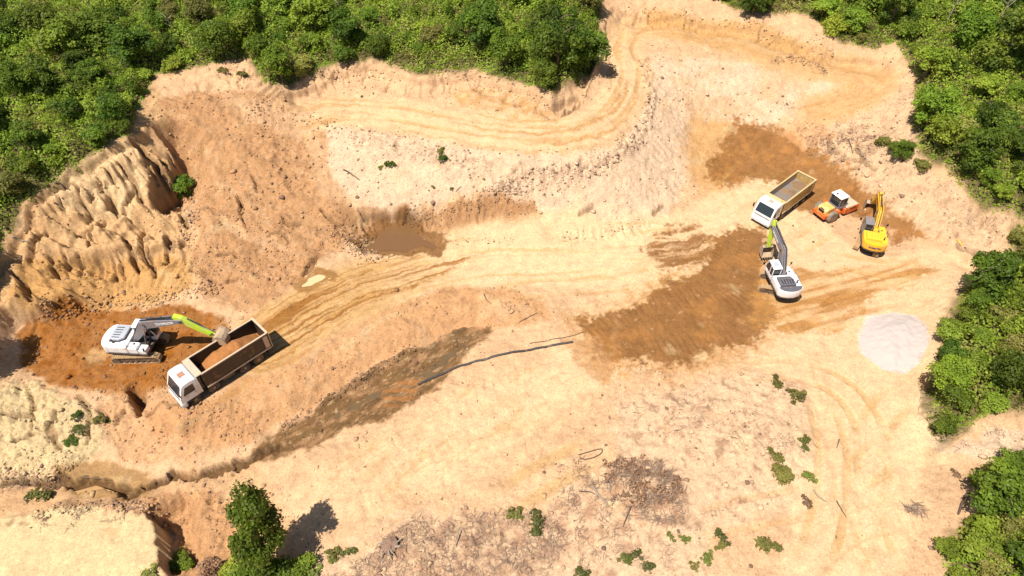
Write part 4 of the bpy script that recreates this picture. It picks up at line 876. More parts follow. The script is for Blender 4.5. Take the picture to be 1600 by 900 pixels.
    hb = Kit().box(X1 - .06, X1 + .05, -hw + .02, hw - .02, zf, zt - .13, .01)
    for yy in (-.7, 0, .7): hb.box(X1 + .05, X1 + .13, yy - .06, yy + .06, zf, zt - .2, .01)
    hbo = hb.done('headboard', bed, bo)
    Kit().box(X1 - .14, X1 + .48, -hw - .02, hw + .02, zt - .1, zt + .03, .03).done('canopy', rimm, hbo)
    tg = Kit().box(X0 - .09, X0 + .0, -hw - .03, hw + .03, zf - .1, zt - .02, .015).done('tailgate', bed, bo)
    kk = Kit()
    for yy in (-hw, -.4, .4, hw): kk.box(X0 - .16, X0 - .085, yy - .07, yy + .07, zf - .1, zt, .01)
    kk.box(X0 - .16, X0 + .05, -hw - .09, hw + .09, zt - .03, zt + .05, .02); kk.done('tailgate_frame', rimm, tg)
    for s in (-1, 1): Kit().box(X0 + .05, X0 + .5, s * (hw + .035), s * (hw + .075), zf + .15, zt - .25, .02).done('corner_post', rimm, bo)
    for s in (-1, 1): Kit().box(-4.25, -4.18, s * .75, s * 1.1, .8, .95, .01).done('tail_lamp', M_['redlamp'], root)
    for s in (-1, 1): Kit().box(-4.0, -3.96, s * .55, s * 1.15, .2, .75, 0).done('mud_flap', M_['black'], root)
    return root

tl_ = (STANDS['truck_l'][0] + .14, STANDS['truck_l'][1] + .15, SZ['truck_l'])
truck('tipper_truck', 'white cabbed tipper truck with a dark brown bed half full of soil', tl_, R(226), M_['bedbrown'], M_['bedrim'], M_['black'], M_['hatch'], 1.18, 3.05, 1.2, .96)
truck('tipper_truck', 'white cabbed tipper truck with an empty ochre yellow bed', (29.72, 58.97, 0), R(222), M_['bedyel'], M_['bedyelrim'], M_['bedin'], M_['beige'], 1.25, 2.85, 1.85, .92)
# soil carried by the first truck: a heap shaped to the bed
def heap(name, mx, label, cat, f, nx_, ny_, x0, x1, y0, y1, root_M, zb):
    us = np.linspace(x0, x1, nx_); vs = np.linspace(y0, y1, ny_); X, Y = np.meshgrid(us, vs); Z = f(X, Y)
    top = np.stack([X, Y, Z], -1).reshape(-1, 3); n = len(top); bot = top.copy(); bot[:, 2] = zb
    id_ = np.arange(n).reshape(ny_, nx_); q = lambda a, b, c, d: np.stack([a, b, c, d], -1).reshape(-1, 4)
    F = [q(id_[:-1, :-1], id_[:-1, 1:], id_[1:, 1:], id_[1:, :-1]), q(id_[:-1, :-1] + n, id_[1:, :-1] + n, id_[1:, 1:] + n, id_[:-1, 1:] + n)]
    for e in (id_[0], id_[-1][::-1], id_[:, -1], id_[:, 0][::-1]): F.append(q(e[:-1] + n, e[1:] + n, e[1:], e[:-1]))
    me = np_mesh(name, np.concatenate([top, bot]), np.concatenate(F), mx, True); me.transform(root_M)
    return tag(link(bpy.data.objects.new(name, me)), label, cat)
MT = Matrix.Translation(tl_) @ Matrix.Rotation(R(226), 4, 'Z') @ Matrix.Scale(.96, 4)
def loadf(X, Y):
    e = np.minimum((X + 4.2) / 2.2, (1.75 - X) / 1.7); e = np.clip(e, 0, 1); c_ = 1 - .35 * ((Y - .15) / 1.1) ** 2
    return 1.22 + 1.62 * (e ** .8) * c_ + .14 * fbm(X * 1.6, Y * 1.6, 4, seed=5) * e
heap('soil_load', M_['load'], 'heap of fresh brown soil lying in the bed of the loaded truck', 'soil', loadf, 80, 34, -4.33, 1.92, -1.13, 1.13, MT, 1.2)
MT2 = Matrix.Translation((29.72, 58.97, 0)) @ Matrix.Rotation(R(222), 4, 'Z') @ Matrix.Scale(.92, 4)
def blob(cx_, cy_, rx, ry, hgt, sd): return lambda X, Y: 1.85 + hgt * np.clip(1 - ((X - cx_) / rx) ** 2 - ((Y - cy_) / ry) ** 2 + .5 * fbm(X * 2, Y * 2, 3, seed=sd), -.1, 1)
def residue(label, cx_, cy_, rx, ry, hgt, sd):
    # ragged crust: only the cells that rise above the floor
    us = np.arange(cx_ - rx * 1.3, cx_ + rx * 1.3, .06); vs = np.arange(max(cy_ - ry * 1.3, -1.1), min(cy_ + ry * 1.3, 1.1), .06); X, Y = np.meshgrid(us, vs); Z = blob(cx_, cy_, rx, ry, hgt, sd)(X, Y)
    n = X.size; top = np.stack([X, Y, Z], -1).reshape(-1, 3); id_ = np.arange(n).reshape(X.shape)
    F = np.stack([id_[:-1, :-1], id_[:-1, 1:], id_[1:, 1:], id_[1:, :-1]], -1).reshape(-1, 4); F = F[(top[F][:, :, 2].max(1) > 1.855)]
    me = np_mesh('soil_residue', top, F, M_['crust'], True); me.transform(MT2); tag(link(bpy.data.objects.new('soil_residue', me)), label, 'soil', 'leftover soil in the empty truck bed')
residue('patch of leftover brown soil at the middle of the empty ochre bed', -1.4, .15, .75, .42, .14, 3)
residue('patch of leftover brown soil at the cab end of the empty ochre bed', .95, .1, .6, .45, .09, 8)
residue('thin crust of pale soil at the tail of the empty ochre bed', -3.4, .0, .9, .9, .08, 12)

# ------------------------------------------------------------------ road roller
def roller(loc, yaw):
    root = empty('road_roller', loc, yaw); tag(root, 'orange road roller with a grey cab under a small white roof', 'road roller')
    root.scale = (.87,) * 3
    dr = Kit().cyl((1.75, -1.0, .66), (1.75, 1.0, .66), .66, seg=40).done('drum', M_['bucket'], root, smooth=True)
    fr = Kit()
    for s in (-1, 1): fr.prism([(.62, .38), (.62, 1.22), (2.78, 1.3), (2.78, .45), (2.3, .38)], s * 1.04, s * 1.16, 'y', .03)
    fr.box(2.6, 2.84, -1.16, 1.16, .42, 1.3, .04).box(.5, .8, -1.16, 1.16, .4, 1.2, .04); fo = fr.done('drum_frame', M_['orange'], root)
    Kit().box(.7, 2.72, -1.12, 1.12, 1.32, 1.37, .02).done('frame_deck', M_['bedrim'], fo)
    for s in (-1, 1): Kit().box(1.3, 2.3, s * 1.05, s * 1.2, 1.0, 1.14, .02).done('scraper_bar', M_['black'], fo)
    Kit().box(-.1, .6, -.35, .35, .5, .95, .05).done('articulation_joint', M_['dark'], root)
    bd = Kit().prism([(-2.75, .62), (-2.75, 1.15), (-.15, 1.2), (.05, .95), (.05, .5), (-2.4, .5)], -.95, .95, 'y', .05).done('rear_body', M_['orange'], root)
    hd = Kit().prism([(-2.5, 1.12), (-2.45, 1.55), (-2.15, 1.78), (-1.05, 1.85), (-.95, 1.12)], -.72, .72, 'y', .1, 3).done('hood', M_['sandyhood'], bd, smooth=True)
    Kit().box(-2.535, -2.44, -.42, .42, 1.2, 1.52, .02).box(-2.46, -2.2, -.3, .3, 1.6, 1.64, .01, None).done('grille', M_['black'], hd)
    for s in (-1, 1):
        t = Kit().lathe([(0, .40), (0, .66), (.09, .78), (.46, .78), (.55, .66), (.55, .40)], (-1.55, s * 1.02 - .275 + s * .1, .78), 'y', 28).done('tyre', M_['dustrubber'], root, smooth=True)
        yo = s * 1.12 + s * .275
        Kit().lathe([(-.06, .41), (0, .41), (-.12, .3), (-.04, .12), (-.03, .03)] if s > 0 else [(.06, .41), (0, .41), (.12, .3), (.04, .12), (.03, .03)], (-1.55, yo, .78), 'y', 20).done('rim', M_['rim'], t, smooth=True)
        Kit().prism([(-1.0, .95), (-1.0, 1.5), (-.7, 1.55), (-.3, 1.3), (-.2, .95)], s * .72, s * 1.3, 'y', .05).done('fender', M_['orange'], bd)
    x0, x1, yw = -.6, .72, .8
    cab = Kit().prism([(x0, 1.18), (x0, 1.6), (x1 + .15, 1.45), (x1 + .1, 1.1)], -yw, yw, 'y', .03)
    for xx, xt in ((x0 + .06, x0 + .1), (x1 + .1, x1 - .06), (.05, .05)):
        for yy in (-yw + .06, yw - .06): cab.tube([(xx, yy, 1.45), (xt, yy, 2.88)], .06, 6)
    cb = cab.done('cab', M_['grey'], root); rf = Kit().box(x0 - .06, x1 + .06, -yw - .05, yw + .05, 2.86, 3.0, .05).done('cab_roof', M_['white'], cb); Kit().box(-.4, -.15, .1, .35, 2.995, 3.06, .02).done('roof_vent', M_['black'], rf)
    Kit().cyl((x1 - .05, .6, 2.95), (x1 - .05, .6, 3.16), .07).done('beacon', M_['amber'], rf)
    g = M_['glass']
    Kit().sheet([(x1 + .12, -yw + .1, 1.5), (x1 + .12, yw - .1, 1.5), (x1 - .04, yw - .1, 2.84), (x1 - .04, -yw + .1, 2.84)], .02).done('windshield', g, cb)
    Kit().sheet([(x0 + .05, -yw + .1, 1.62), (x0 + .05, yw - .1, 1.62), (x0 + .09, yw - .1, 2.84), (x0 + .09, -yw + .1, 2.84)], .02).done('rear_window', g, cb)
    for yy in (-yw + .05, yw - .05): Kit().sheet([(x0 + .12, yy, 1.62), (0, yy, 1.6), (0, yy, 2.84), (x0 + .14, yy, 2.84)], .02).sheet([(.11, yy, 1.6), (x1 + .05, yy, 1.5), (x1 - .1, yy, 2.84), (.11, yy, 2.84)], .02).done('side_window', g, cb)
    return root
roller((35.4, 58.35, 0), R(27))
# ------------------------------------------------------------------ foliage
def leaf_mat(name, trans=.48):
    m = bpy.data.materials.new(name); m.use_nodes = True; nt = m.node_tree; nt.nodes.clear()
    out = nt.nodes.new('ShaderNodeOutputMaterial'); at = nt.nodes.new('ShaderNodeAttribute'); at.attribute_name = 'leaf'
    oi = nt.nodes.new('ShaderNodeObjectInfo'); mr = nt.nodes.new('ShaderNodeMapRange'); mr.inputs['To Min'].default_value = .72; mr.inputs['To Max'].default_value = 1.28
    nt.links.new(oi.outputs['Random'], mr.inputs['Value'])
    hs = nt.nodes.new('ShaderNodeHueSaturation'); nt.links.new(at.outputs['Color'], hs.inputs['Color']); nt.links.new(mr.outputs['Result'], hs.inputs['Value'])
    m2 = nt.nodes.new('ShaderNodeMath'); m2.operation = 'MULTIPLY_ADD'; m2.inputs[1].default_value = 7.13; m2.inputs[2].default_value = 0; nt.links.new(oi.outputs['Random'], m2.inputs[0])
    m3 = nt.nodes.new('ShaderNodeMath'); m3.operation = 'FRACT'; nt.links.new(m2.outputs[0], m3.inputs[0])
    m4 = nt.nodes.new('ShaderNodeMapRange'); m4.inputs['To Min'].default_value = .482; m4.inputs['To Max'].default_value = .508; nt.links.new(m3.outputs[0], m4.inputs['Value']); nt.links.new(m4.outputs['Result'], hs.inputs['Hue'])
    d = nt.nodes.new('ShaderNodeBsdfPrincipled'); d.inputs['Roughness'].default_value = .55; d.inputs['Specular IOR Level'].default_value = .3; nt.links.new(hs.outputs['Color'], d.inputs['Base Color'])
    t = nt.nodes.new('ShaderNodeBsdfTranslucent'); nt.links.new(hs.outputs['Color'], t.inputs['Color'])
    mx = nt.nodes.new('ShaderNodeMixShader'); mx.inputs[0].default_value = trans; nt.links.new(d.outputs[0], mx.inputs[1]); nt.links.new(t.outputs[0], mx.inputs[2]); nt.links.new(mx.outputs[0], out.inputs['Surface']); return m
LEAF = leaf_mat('leaves'); DRYLEAF = leaf_mat('dry_leaves', .2)
BARK = mat('bark', (.16, .12, .085), .9, var=.3, scale=6, bump=.5); DEADWOOD = mat('dead_wood', (.30, .23, .17), .9, var=.35, scale=5); DARKWOOD = mat('damp_wood', (.10, .065, .042), .9, var=.3); TWIG = mat('twigs', (.31, .21, .15), .9, var=.3)

def leaves(pos, nrm, size, col, name, m=LEAF, aspect=.62):
    n = len(pos); nrm = nrm / (np.linalg.norm(nrm, axis=1, keepdims=True) + 1e-9)
    a = RNG.normal(size=(n, 3)); t = np.cross(nrm, a); t /= np.linalg.norm(t, axis=1, keepdims=True) + 1e-9; b = np.cross(nrm, t)
    s = size[:, None]; droop = nrm * s * .16
    v = np.stack([pos - t * s * .5, pos + b * s * aspect * .5 - droop, pos + t * s * .5 - droop * .6, pos - b * s * aspect * .5 - droop], 1).reshape(-1, 3)
    f = np.arange(4 * n).reshape(n, 4)
    me = np_mesh(name, v, f, m); at = me.attributes.new('leaf', 'FLOAT_COLOR', 'POINT')
    at.data.foreach_set('color', np.repeat(np.concatenate([np.clip(col, .004, .9), np.ones((n, 1))], 1), 4, 0).astype(np.float32).ravel()); return me
DK = np.array((.05, .105, .012)); MD = np.array((.175, .27, .024)); LT = np.array((.31, .40, .046)); OL = np.array((.29, .29, .065)); DRY = np.array((.26, .13, .06))

def crown(name, seed, Rr, Hh, nl, size, c0, c1, lobes=9, low=.25, spread=1.0, m=LEAF):
    g = np.random.default_rng(seed); P_, Q_, C_ = [], [], []
    for i in range(lobes):
        if i == 0: c = np.array((0, 0, Hh * .62)); lr = Rr * .62
        else:
            a = g.random() * 6.283; rr = Rr * (.35 + .5 * g.random()) * spread; zz = Hh * (low + (.92 - low) * g.random() ** .8)
            rr *= math.sqrt(max(.12, 1 - ((zz / Hh - .45) / .62) ** 2)); c = np.array((rr * math.cos(a), rr * math.sin(a), zz)); lr = Rr * (.26 + .24 * g.random())
        k = int(nl * (lr / Rr) ** 1.6 / (lobes * .25)); d = g.normal(size=(k, 3)); d /= np.linalg.norm(d, axis=1, keepdims=True); d[:, 2] = np.where(d[:, 2] < -.35, -d[:, 2], d[:, 2])
        rad = lr * (.55 + .5 * g.random(k) ** .6) * (1 + .28 * np.sin(d[:, 0] * 5 + i) * np.cos(d[:, 1] * 6 + 2 * i) + .15 * g.normal(size=k) * .5)
        p = c + d * rad[:, None] * np.array((1, 1, .82)); tone = .82 + .36 * g.random(); mixv = np.clip(g.random() * .7 + .3 * g.random(k), 0, 1)[:, None]
        P_.append(p); Q_.append(d * .75 + np.array((0, 0, .55)) + g.normal(size=(k, 3)) * .45); C_.append((c0 * (1 - mixv) + c1 * mixv) * tone * (.75 + .5 * g.random((k, 1))))
    P_ = np.concatenate(P_); Q_ = np.concatenate(Q_); C_ = np.concatenate(C_); P_[:, 2] = np.maximum(P_[:, 2], .05 + .2 * g.random(len(P_)))
    return leaves(P_, Q_, size * (.65 + .7 * g.random(len(P_))), C_, name, m)

def trunk_mesh(seed, Hh, Rr, r0=.16):
    g = random.Random(seed); k = Kit(); top = (g.uniform(-.3, .3), g.uniform(-.3, .3), Hh * .8)
    k.tube([(0, 0, -.4), (g.uniform(-.1, .1), g.uniform(-.1, .1), Hh * .3), (top[0] * .6, top[1] * .6, Hh * .55), top], [r0, r0 * .8, r0 * .5, r0 * .15], 7)
    for i in range(6):
        z = Hh * (.28 + .09 * i); a = i * 2.4 + g.random(); L = Rr * g.uniform(.55, .85)
        k.tube([(top[0] * .5 * z / Hh, top[1] * .5 * z / Hh, z), (L * .5 * math.cos(a), L * .5 * math.sin(a), z + L * .3), (L * math.cos(a), L * math.sin(a), z + L * .45)], [r0 * .45, r0 * .3, r0 * .1], 5)
    o = k.done('trunk', BARK); me = o.data; bpy.data.objects.remove(o); return me
# tree kinds: (crown mesh, trunk mesh); radius and height at scale one
TREES = {}
for key, c0, c1, R_, H_, nl, ls, lb in (('dark', DK, MD, 2.0, 4.2, 5200, .25, 16), ('dark2', DK * .9, MD * .8, 2.2, 3.4, 5200, .23, 18), ('mid', MD, MD * 1.25, 2.0, 4.2, 5000, .25, 16), ('mid2', MD * .9, LT * .8, 2.1, 3.8, 5000, .26, 17), ('light', MD * 1.2, LT, 1.9, 3.6, 4600, .26, 16), ('tall', DK * 1.1, LT * .75, 2.3, 6.0, 5600, .27, 20), ('olive', OL * .7, OL, 1.9, 3.4, 4600, .24, 16)):
    sd = sum(map(ord, key)); TREES[key] = (crown('crown', sd, R_, H_, nl, ls, c0, c1, lb), trunk_mesh(sd, H_, R_))
TREES['lone'] = (crown('crown', 77, 2.0, 6.2, 9000, .26, DK * 1.1, MD * 1.05, 30, low=.06), TREES['tall'][1])
SHRUBS = {}
for key, c0, c1, R_, H_, nl, ls, lb, lf in (('dark', DK, MD, 1.3, 1.7, 2300, .2, 9, LEAF), ('mid', MD, LT * .8, 1.4, 1.5, 2300, .2, 9, LEAF), ('light', LT * .9, LT * 1.15, 1.5, 1.2, 2300, .2, 10, LEAF), ('olive', OL, OL * 1.3, 1.4, 1.3, 2200, .19, 10, LEAF), ('dry', DRY, np.array((.3, .2, .12)), 1.2, 1.1, 1000, .2, 8, DRYLEAF)):
    sd = sum(map(ord, key)) + 50; SHRUBS[key] = crown('foliage', sd, R_, H_, nl, ls, c0, c1, lb, low=.12, m=lf)
TUFTS = {}
for key, c0, c1, lf in (('mid', np.array((.12, .145, .035)), np.array((.19, .21, .05)), LEAF), ('light', np.array((.18, .22, .04)), np.array((.26, .29, .06)), LEAF), ('olive', OL * .6, OL * .9, LEAF), ('dark', DK * .8, MD * .6, LEAF), ('dry', DRY * .8, np.array((.28, .19, .12)), DRYLEAF)):
    sd = sum(map(ord, key)) + 90; TUFTS[key] = [crown('foliage', sd + q, 1.35, 1.1, 330, .40, c0, c1, 7, low=.05, spread=1.35, m=lf) for q in range(3)]
KINDTXT = {'lone': 'green', 'dark': 'dark green', 'dark2': 'low dark green', 'mid': 'mid green', 'mid2': 'fresh green', 'light': 'bright yellow green', 'tall': 'tall green', 'olive': 'olive green', 'dry': 'withered brown'}

def tree(kind, x, y, s=1.0, label=None, group=None, sz=1.0, rot=None, tilt=0):
    cr, tr = TREES[kind]; e = empty('broadleaf_tree', (x, y, float(th(x, y)) - .1), RNG.random() * 6.28 if rot is None else rot); e.scale = (s, s, s * sz)
    tag(e, label, 'tree', group)
    link(bpy.data.objects.new('crown', cr), e); link(bpy.data.objects.new('trunk', tr), e); return e
def shrub(kind, x, y, s=1.0, label=None, group=None, sz=1.0, name='shrub'):
    o = bpy.data.objects.new(name, TUFTS[kind][int(RNG.integers(3))] if s < .7 and group is None else SHRUBS[kind]); o.location = (x, y, float(th(x, y)) - .08 * s); o.rotation_euler = (0, 0, RNG.random() * 6.28); o.scale = (s, s, s * sz)
    return tag(link(o), label, 'shrub', group)

def inside(x, y, poly): return polysd(np.array([[x]], float), np.array([[y]], float), poly)[0, 0]
PLACED = []
def in_view(x, y, z, m=40):
    d = z - HC; f = y * CS - d * SN; dn = -y * SN - d * CS
    return f > 1 and -m < 800 + FPX * x / f < 1600 + m and -m - 60 < 450 + FPX * dn / f < 900 + m
def free(x, y, r): return all((x - a) ** 2 + (y - b) ** 2 > (.5 * (r + q)) ** 2 * 1.0 for a, b, q in PLACED)

# named trees first: photograph position of the foot, kind, scale
for px, py, kd, s, lb in (
    (915, 112, 'dark', 1.25, 'big dark green tree at the right end of the top left wood'), (865, 75, 'dark2', 1.35, 'broad dark green tree behind the end tree of the top left wood'),
    (440, 126, 'mid', .95, 'green tree jutting out over the bench at the foot of the top left wood'), (790, 105, 'mid', 1.05, 'round fresh green tree at the wood edge above the yellow cut bank'),
    (545, 70, 'dark', 1.0, 'dark green tree with pale dead twigs behind it in the top left wood'), (850, 132, 'mid2', .75, 'small bright green tree at the wood edge above the ochre cut bank'),
    (1445, 200, 'mid', 1.15, 'green tree standing out at the edge of the upper right wood'), (1445, 120, 'light', 1.1, 'bright green tree above the bend of the upper road'), (1515, 262, 'dark', 1.1, 'round dark green tree at the upper right'), (1540, 200, 'dark2', .85, 'isolated round dark bushy tree on bare soil near the right edge'),
    (1175, 22, 'dark', 1.0, 'dark green tree overhanging the cut bank at the top of the picture'), (1330, 52, 'light', .9, 'bright green tree hanging over the upper road bank'),
    (1405, 248, 'dark', .55, 'small dark green tree at the top of the right hand bank'), (1545, 790, 'dark', 1.05, 'dark green tree at the upper tip of the lower right thicket'), (1530, 460, 'dark', 1.1, 'dark green tree at the upper corner of the right hand thicket'), (1470, 610, 'mid', .85, 'bright green tree over the small scarp of the right hand thicket')):
    x, y = G(px, py); tree(kd, x, y, s, lb); PLACED.append((x, y, 2.4 * s))

def plant_wood(poly, where, ymax, n_try, kinds, shr, rt=(1.5, 2.6), ntree=90, nshr=80, seed=1, smin=.6, smax=1.25):
    g = np.random.default_rng(seed); a = np.array(poly); x0, x1 = max(a[:, 0].min(), -75), min(a[:, 0].max(), 75); y0, y1 = max(a[:, 1].min(), 8), min(a[:, 1].max(), ymax); nt_ = ns_ = 0
    for _ in range(n_try):
        x, y = g.uniform(x0, x1), g.uniform(y0, y1); z = float(th(x, y))
        if not in_view(x, y, z, 130): continue
        e = inside(x, y, poly)
        if e < .25: continue
        clump = float(fbm(np.array([x * .07]), np.array([y * .07]), 2, seed=seed + 3)[0])
        if nt_ < ntree and g.random() < .5 + 1.2 * clump and e > .8:
            s = g.uniform(smin, smax) * (.8 if e < 2 else 1); r = 2.9 * s
            if not free(x, y, r): continue
            kq = float(fbm(np.array([x * .09 + 50]), np.array([y * .09]), 2, seed=seed + 8)[0]) * 1.1 + .5 + .22 * g.normal(); kd = kinds[int(np.clip(kq, 0, .999) * len(kinds))]; tree(kd, x, y, s, f'{KINDTXT[kd]} tree crowded among others {where}', f'{KINDTXT[kd]} trees {where}', g.uniform(.8, 1.2)); PLACED.append((x, y, r)); nt_ += 1
        elif ns_ < nshr:
            s = g.uniform(.6, 1.3); r = 1.7 * s
            if not free(x, y, r): continue
            kd = shr[int(g.integers(len(shr)))]; shrub(kd, x, y, s, f'{KINDTXT[kd]} shrub in the undergrowth {where}', f'{KINDTXT[kd]} shrubs {where}', g.uniform(.8, 1.3)); PLACED.append((x, y, r)); ns_ += 1
plant_wood(F_A, 'of the top left wood', 100, 6000, ['dark', 'dark2', 'dark', 'mid', 'mid2', 'olive', 'light'], ['light', 'mid', 'light', 'olive', 'dark'], ntree=95, nshr=150, seed=11, smin=.5, smax=1.45)
plant_wood(F_B, 'of the upper right wood', 100, 4000, ['dark', 'dark2', 'tall', 'mid', 'tall', 'mid2', 'light'], ['light', 'mid', 'olive', 'mid'], ntree=75, nshr=85, seed=12, smin=.55, smax=1.3)
plant_wood(F_C, 'of the right hand thicket', 100, 1500, ['dark', 'dark', 'dark2', 'mid2', 'mid'], ['light', 'mid', 'olive', 'mid', 'dark'], ntree=26, nshr=26, seed=13, smin=.6, smax=1.05)
plant_wood(F_D, 'of the lower right thicket', 100, 1500, ['dark', 'dark2', 'mid2', 'mid'], ['olive', 'olive', 'mid', 'light'], ntree=18, nshr=26, seed=14, smin=.5, smax=.9)
plant_wood(F_E, 'by the gully at the right edge', 100, 200, ['dark'], ['mid', 'olive'], ntree=2, nshr=5, seed=15, smin=.5, smax=.7)

# the lone tree of the lower left and the two out of frame whose shade falls in the pit
x, y = G(432, 885); e = tree('lone', x, y, 1.0, 'lone green tree in the lower left corner, casting a long shadow on the sand', sz=1.45, rot=1.0); e.scale = (.9, .9, 1.62)
LONE = (x, y)
for (x, y, s) in ((-46.6, 35.6, 1.0), (-47.6, 34.0, .9)):
    tree('dark', x, y, s, 'dark green tree just beyond the left edge above the pit', 'trees beyond the left edge', 1.6)

# loose shrubs
for px, py, kd, s, sz, lb in (
    (288, 303, 'dark', 1.1, 1.05, 'round dark green bush on the brown slope beside the left cliff'), (611, 260, 'dark', .52, .9, 'small green bush high on the pale middle slope'), (596, 262, 'light', .25, .8, 'tiny bright green tuft left of the bush on the middle slope'),
    (692, 250, 'dark', .42, 1.0, 'small upright green bush on the pale slope under the bench road'), (688, 238, 'olive', .4, .8, 'faded olive tuft just above the upright bush on the pale slope'),
    (64, 775, 'mid', .62, 1.2, 'green bush beside the trickle at the far left'), (1402, 240, 'mid', .8, .9, 'leafy green bush near the dry roots of the right slope'), (1380, 225, 'olive', .7, .8, 'olive bush on the right slope above the dry roots'), (1440, 262, 'olive', .8, .7, 'olive scrub at the wood edge on the right slope'),
    (1222, 745, 'olive', .75, .7, 'olive green bush on the pale mound, largest of its row'), (1212, 715, 'olive', .5, .6, 'olive tuft at the upper end of the pale mound row'), (1242, 618, 'olive', .62, .6, 'olive bush on the brow of the pale mound'), (1213, 600, 'olive', .5, .6, 'olive tuft at the upper rim of the pale mound'), (1254, 690, 'mid', .35, .9, 'narrow green tuft at the right rim of the pale mound'), (1257, 700, 'mid', .28, .9, 'lowest narrow green tuft at the right rim of the pale mound'), (1265, 748, 'light', .42, .8, 'bright green tuft below the olive bush of the mound'), (1258, 785, 'dry', .35, .8, 'withered brown tuft under the pale mound'),
    (840, 818, 'mid', .62, .7, 'green bush at the edge of the dead scrub in the lower middle'), (806, 806, 'olive', .5, .7, 'olive tuft left of the green bush in the dead scrub'), (1068, 842, 'light', .3, .8, 'bright green tuft right of the brush pile'), (1048, 840, 'mid', .25, .8, 'tiny green tuft just below the brush pile'), (1106, 872, 'light', .42, .8, 'bright green tuft near the bottom edge, right of the middle'), (1127, 842, 'mid', .4, 1.0, 'upright green tuft right of the brush pile'), (1126, 855, 'olive', .3, .9, 'olive tuft under the upright green one'),
    (992, 868, 'mid', .35, .8, 'green tuft near the bottom middle, leftmost of three'), (974, 872, 'mid', .33, .8, 'green tuft near the bottom middle with bare sand to its left'), (1010, 885, 'mid', .42, .7, 'green tuft near the bottom middle, rightmost of three'), (905, 895, 'mid', .42, .7, 'green tuft touching the bottom edge under the scrub'), (1196, 852, 'olive', .6, .7, 'brownish olive bush near the bottom right of the sand'), (1086, 885, 'olive', .3, .6, 'faint olive tuft at the bottom edge'),
    (120, 650, 'dark', .35, .7, 'dark tuft on the cracked white bank at the left'), (128, 672, 'mid', .42, .7, 'green tuft on the cracked white bank at the left'), (155, 655, 'olive', .4, .6, 'olive tuft on the rim of the white bank'), (172, 660, 'mid', .28, .8, 'small green tuft where the white bank meets the brown soil'), (112, 688, 'dark', .42, .6, 'dark green tuft at the foot of the white bank'),
    (290, 888, 'mid', .8, .9, 'green bush at the bottom edge under the terrace cliff'), (330, 892, 'dry', .85, .9, 'withered brown bush left of the lone tree'), (235, 900, 'light', .6, .7, 'bright green bush at the bottom edge below the terrace'), (380, 892, 'light', 1.0, .9, 'bright green bush at the foot of the lone tree'), (475, 890, 'mid', .85, .9, 'green bush right of the lone tree foot'), (520, 870, 'olive', .5, .7, 'olive tuft in the shade of the lone tree'), (545, 862, 'mid', .35, .8, 'green tuft at the tip of the lone tree shadow'), (400, 905, 'mid', 1.1, 1.0, 'broad green bush at the bottom edge before the lone tree'), (445, 905, 'dark', 1.0, .9, 'dark green bush at the bottom edge right of the lone tree'), (490, 900, 'light', .6, .7, 'bright green tuft at the bottom edge beside the pale scrub'),
    (1492, 742, 'dry', .3, .7, 'withered tuft at the tip of the lower right thicket'), (705, 295, 'mid', .2, .7, 'tiny green tuft on the middle slope, above the toe bank'), (676, 292, 'mid', .2, .7, 'tiny green tuft on the middle slope, above the brown pond'), (378, 118, 'olive', .5, .7, 'faded olive scrub on the brow at the upper left'), (350, 112, 'olive', .5, .7, 'faded scrub at the brow below the top left wood')):
    x, y = G(px, py); shrub(kd, x, y, s, lb, sz=sz)

# undergrowth that closes the wood floor
def undergrowth(polys, dens, ymax, label, seed):
    g = np.random.default_rng(seed); PP, NN, CC, SS = [], [], [], []
    for poly in polys:
        a = np.array(poly); x0, x1 = max(a[:, 0].min(), -74), min(a[:, 0].max(), 74); y0, y1 = max(a[:, 1].min(), 9), min(a[:, 1].max(), ymax); n = int((x1 - x0) * (y1 - y0) * dens)
        x = g.uniform(x0, x1, n); y = g.uniform(y0, y1, n); z = th(x, y)
        d = z - HC; f = y * CS - d * SN; dn = -y * SN - d * CS; qx = 800 + FPX * x / f; qy = 450 + FPX * dn / f
        k = (qx > -170) & (qx < 1770) & (qy > -130) & (qy < 1000); x, y, z = x[k], y[k], z[k]
        sd = polysd(x + .5 * perlin(x * .8, y * .8), y + .5 * perlin(x * .8 + 9, y * .8), poly); hum = fbm(x * .45, y * .45, 3, seed=seed)
        k = (sd > 0) & (g.random(len(x)) < sstep(-.9, -.5, hum + .3 * np.minimum(sd, 2) - .2)); x, y, z, sd, hum = x[k], y[k], z[k], sd[k], hum[k]
        hh = np.clip(.6 + 2.6 * (hum + .25), .15, 3.0) * sstep(0, 1.6, sd); z = z + hh * (.35 + .65 * g.random(len(x)) ** .5)
        gr = .3; nx_ = -(fbm((x + gr) * .45, y * .45, 3, seed=seed) - hum) / gr * 2.2; ny_ = -(fbm(x * .45, (y + gr) * .45, 3, seed=seed) - hum) / gr * 2.2
        PP.append(np.stack([x, y, z], 1)); NN.append(np.stack([nx_, ny_, np.ones(len(x))], 1) + g.normal(size=(len(x), 3)) * .5)
        t = np.clip(.5 + 1.3 * fbm(x * .16, y * .16, 3, seed=seed + 5) + .25 * g.normal(size=len(x)), 0, 1)[:, None]; t2 = sstep(.15, .4, fbm(x * .3, y * .3, 2, seed=seed + 7))[:, None]
        c = (MD * 1.15 * (1 - t) + LT * 1.15 * t); c = c * (1 - .6 * t2) + OL * 1.25 * .6 * t2; CC.append(c * (.7 + .6 * g.random((len(x), 1)))); SS.append(.15 + .2 * g.random(len(x)))
    me = leaves(np.concatenate(PP), np.concatenate(NN), np.concatenate(SS), np.concatenate(CC), 'undergrowth'); tag(link(bpy.data.objects.new('undergrowth', me)), label, 'undergrowth', kind='stuff')
undergrowth([F_A], 72, 100, 'bright green low undergrowth between the trees of the top left wood', 31)
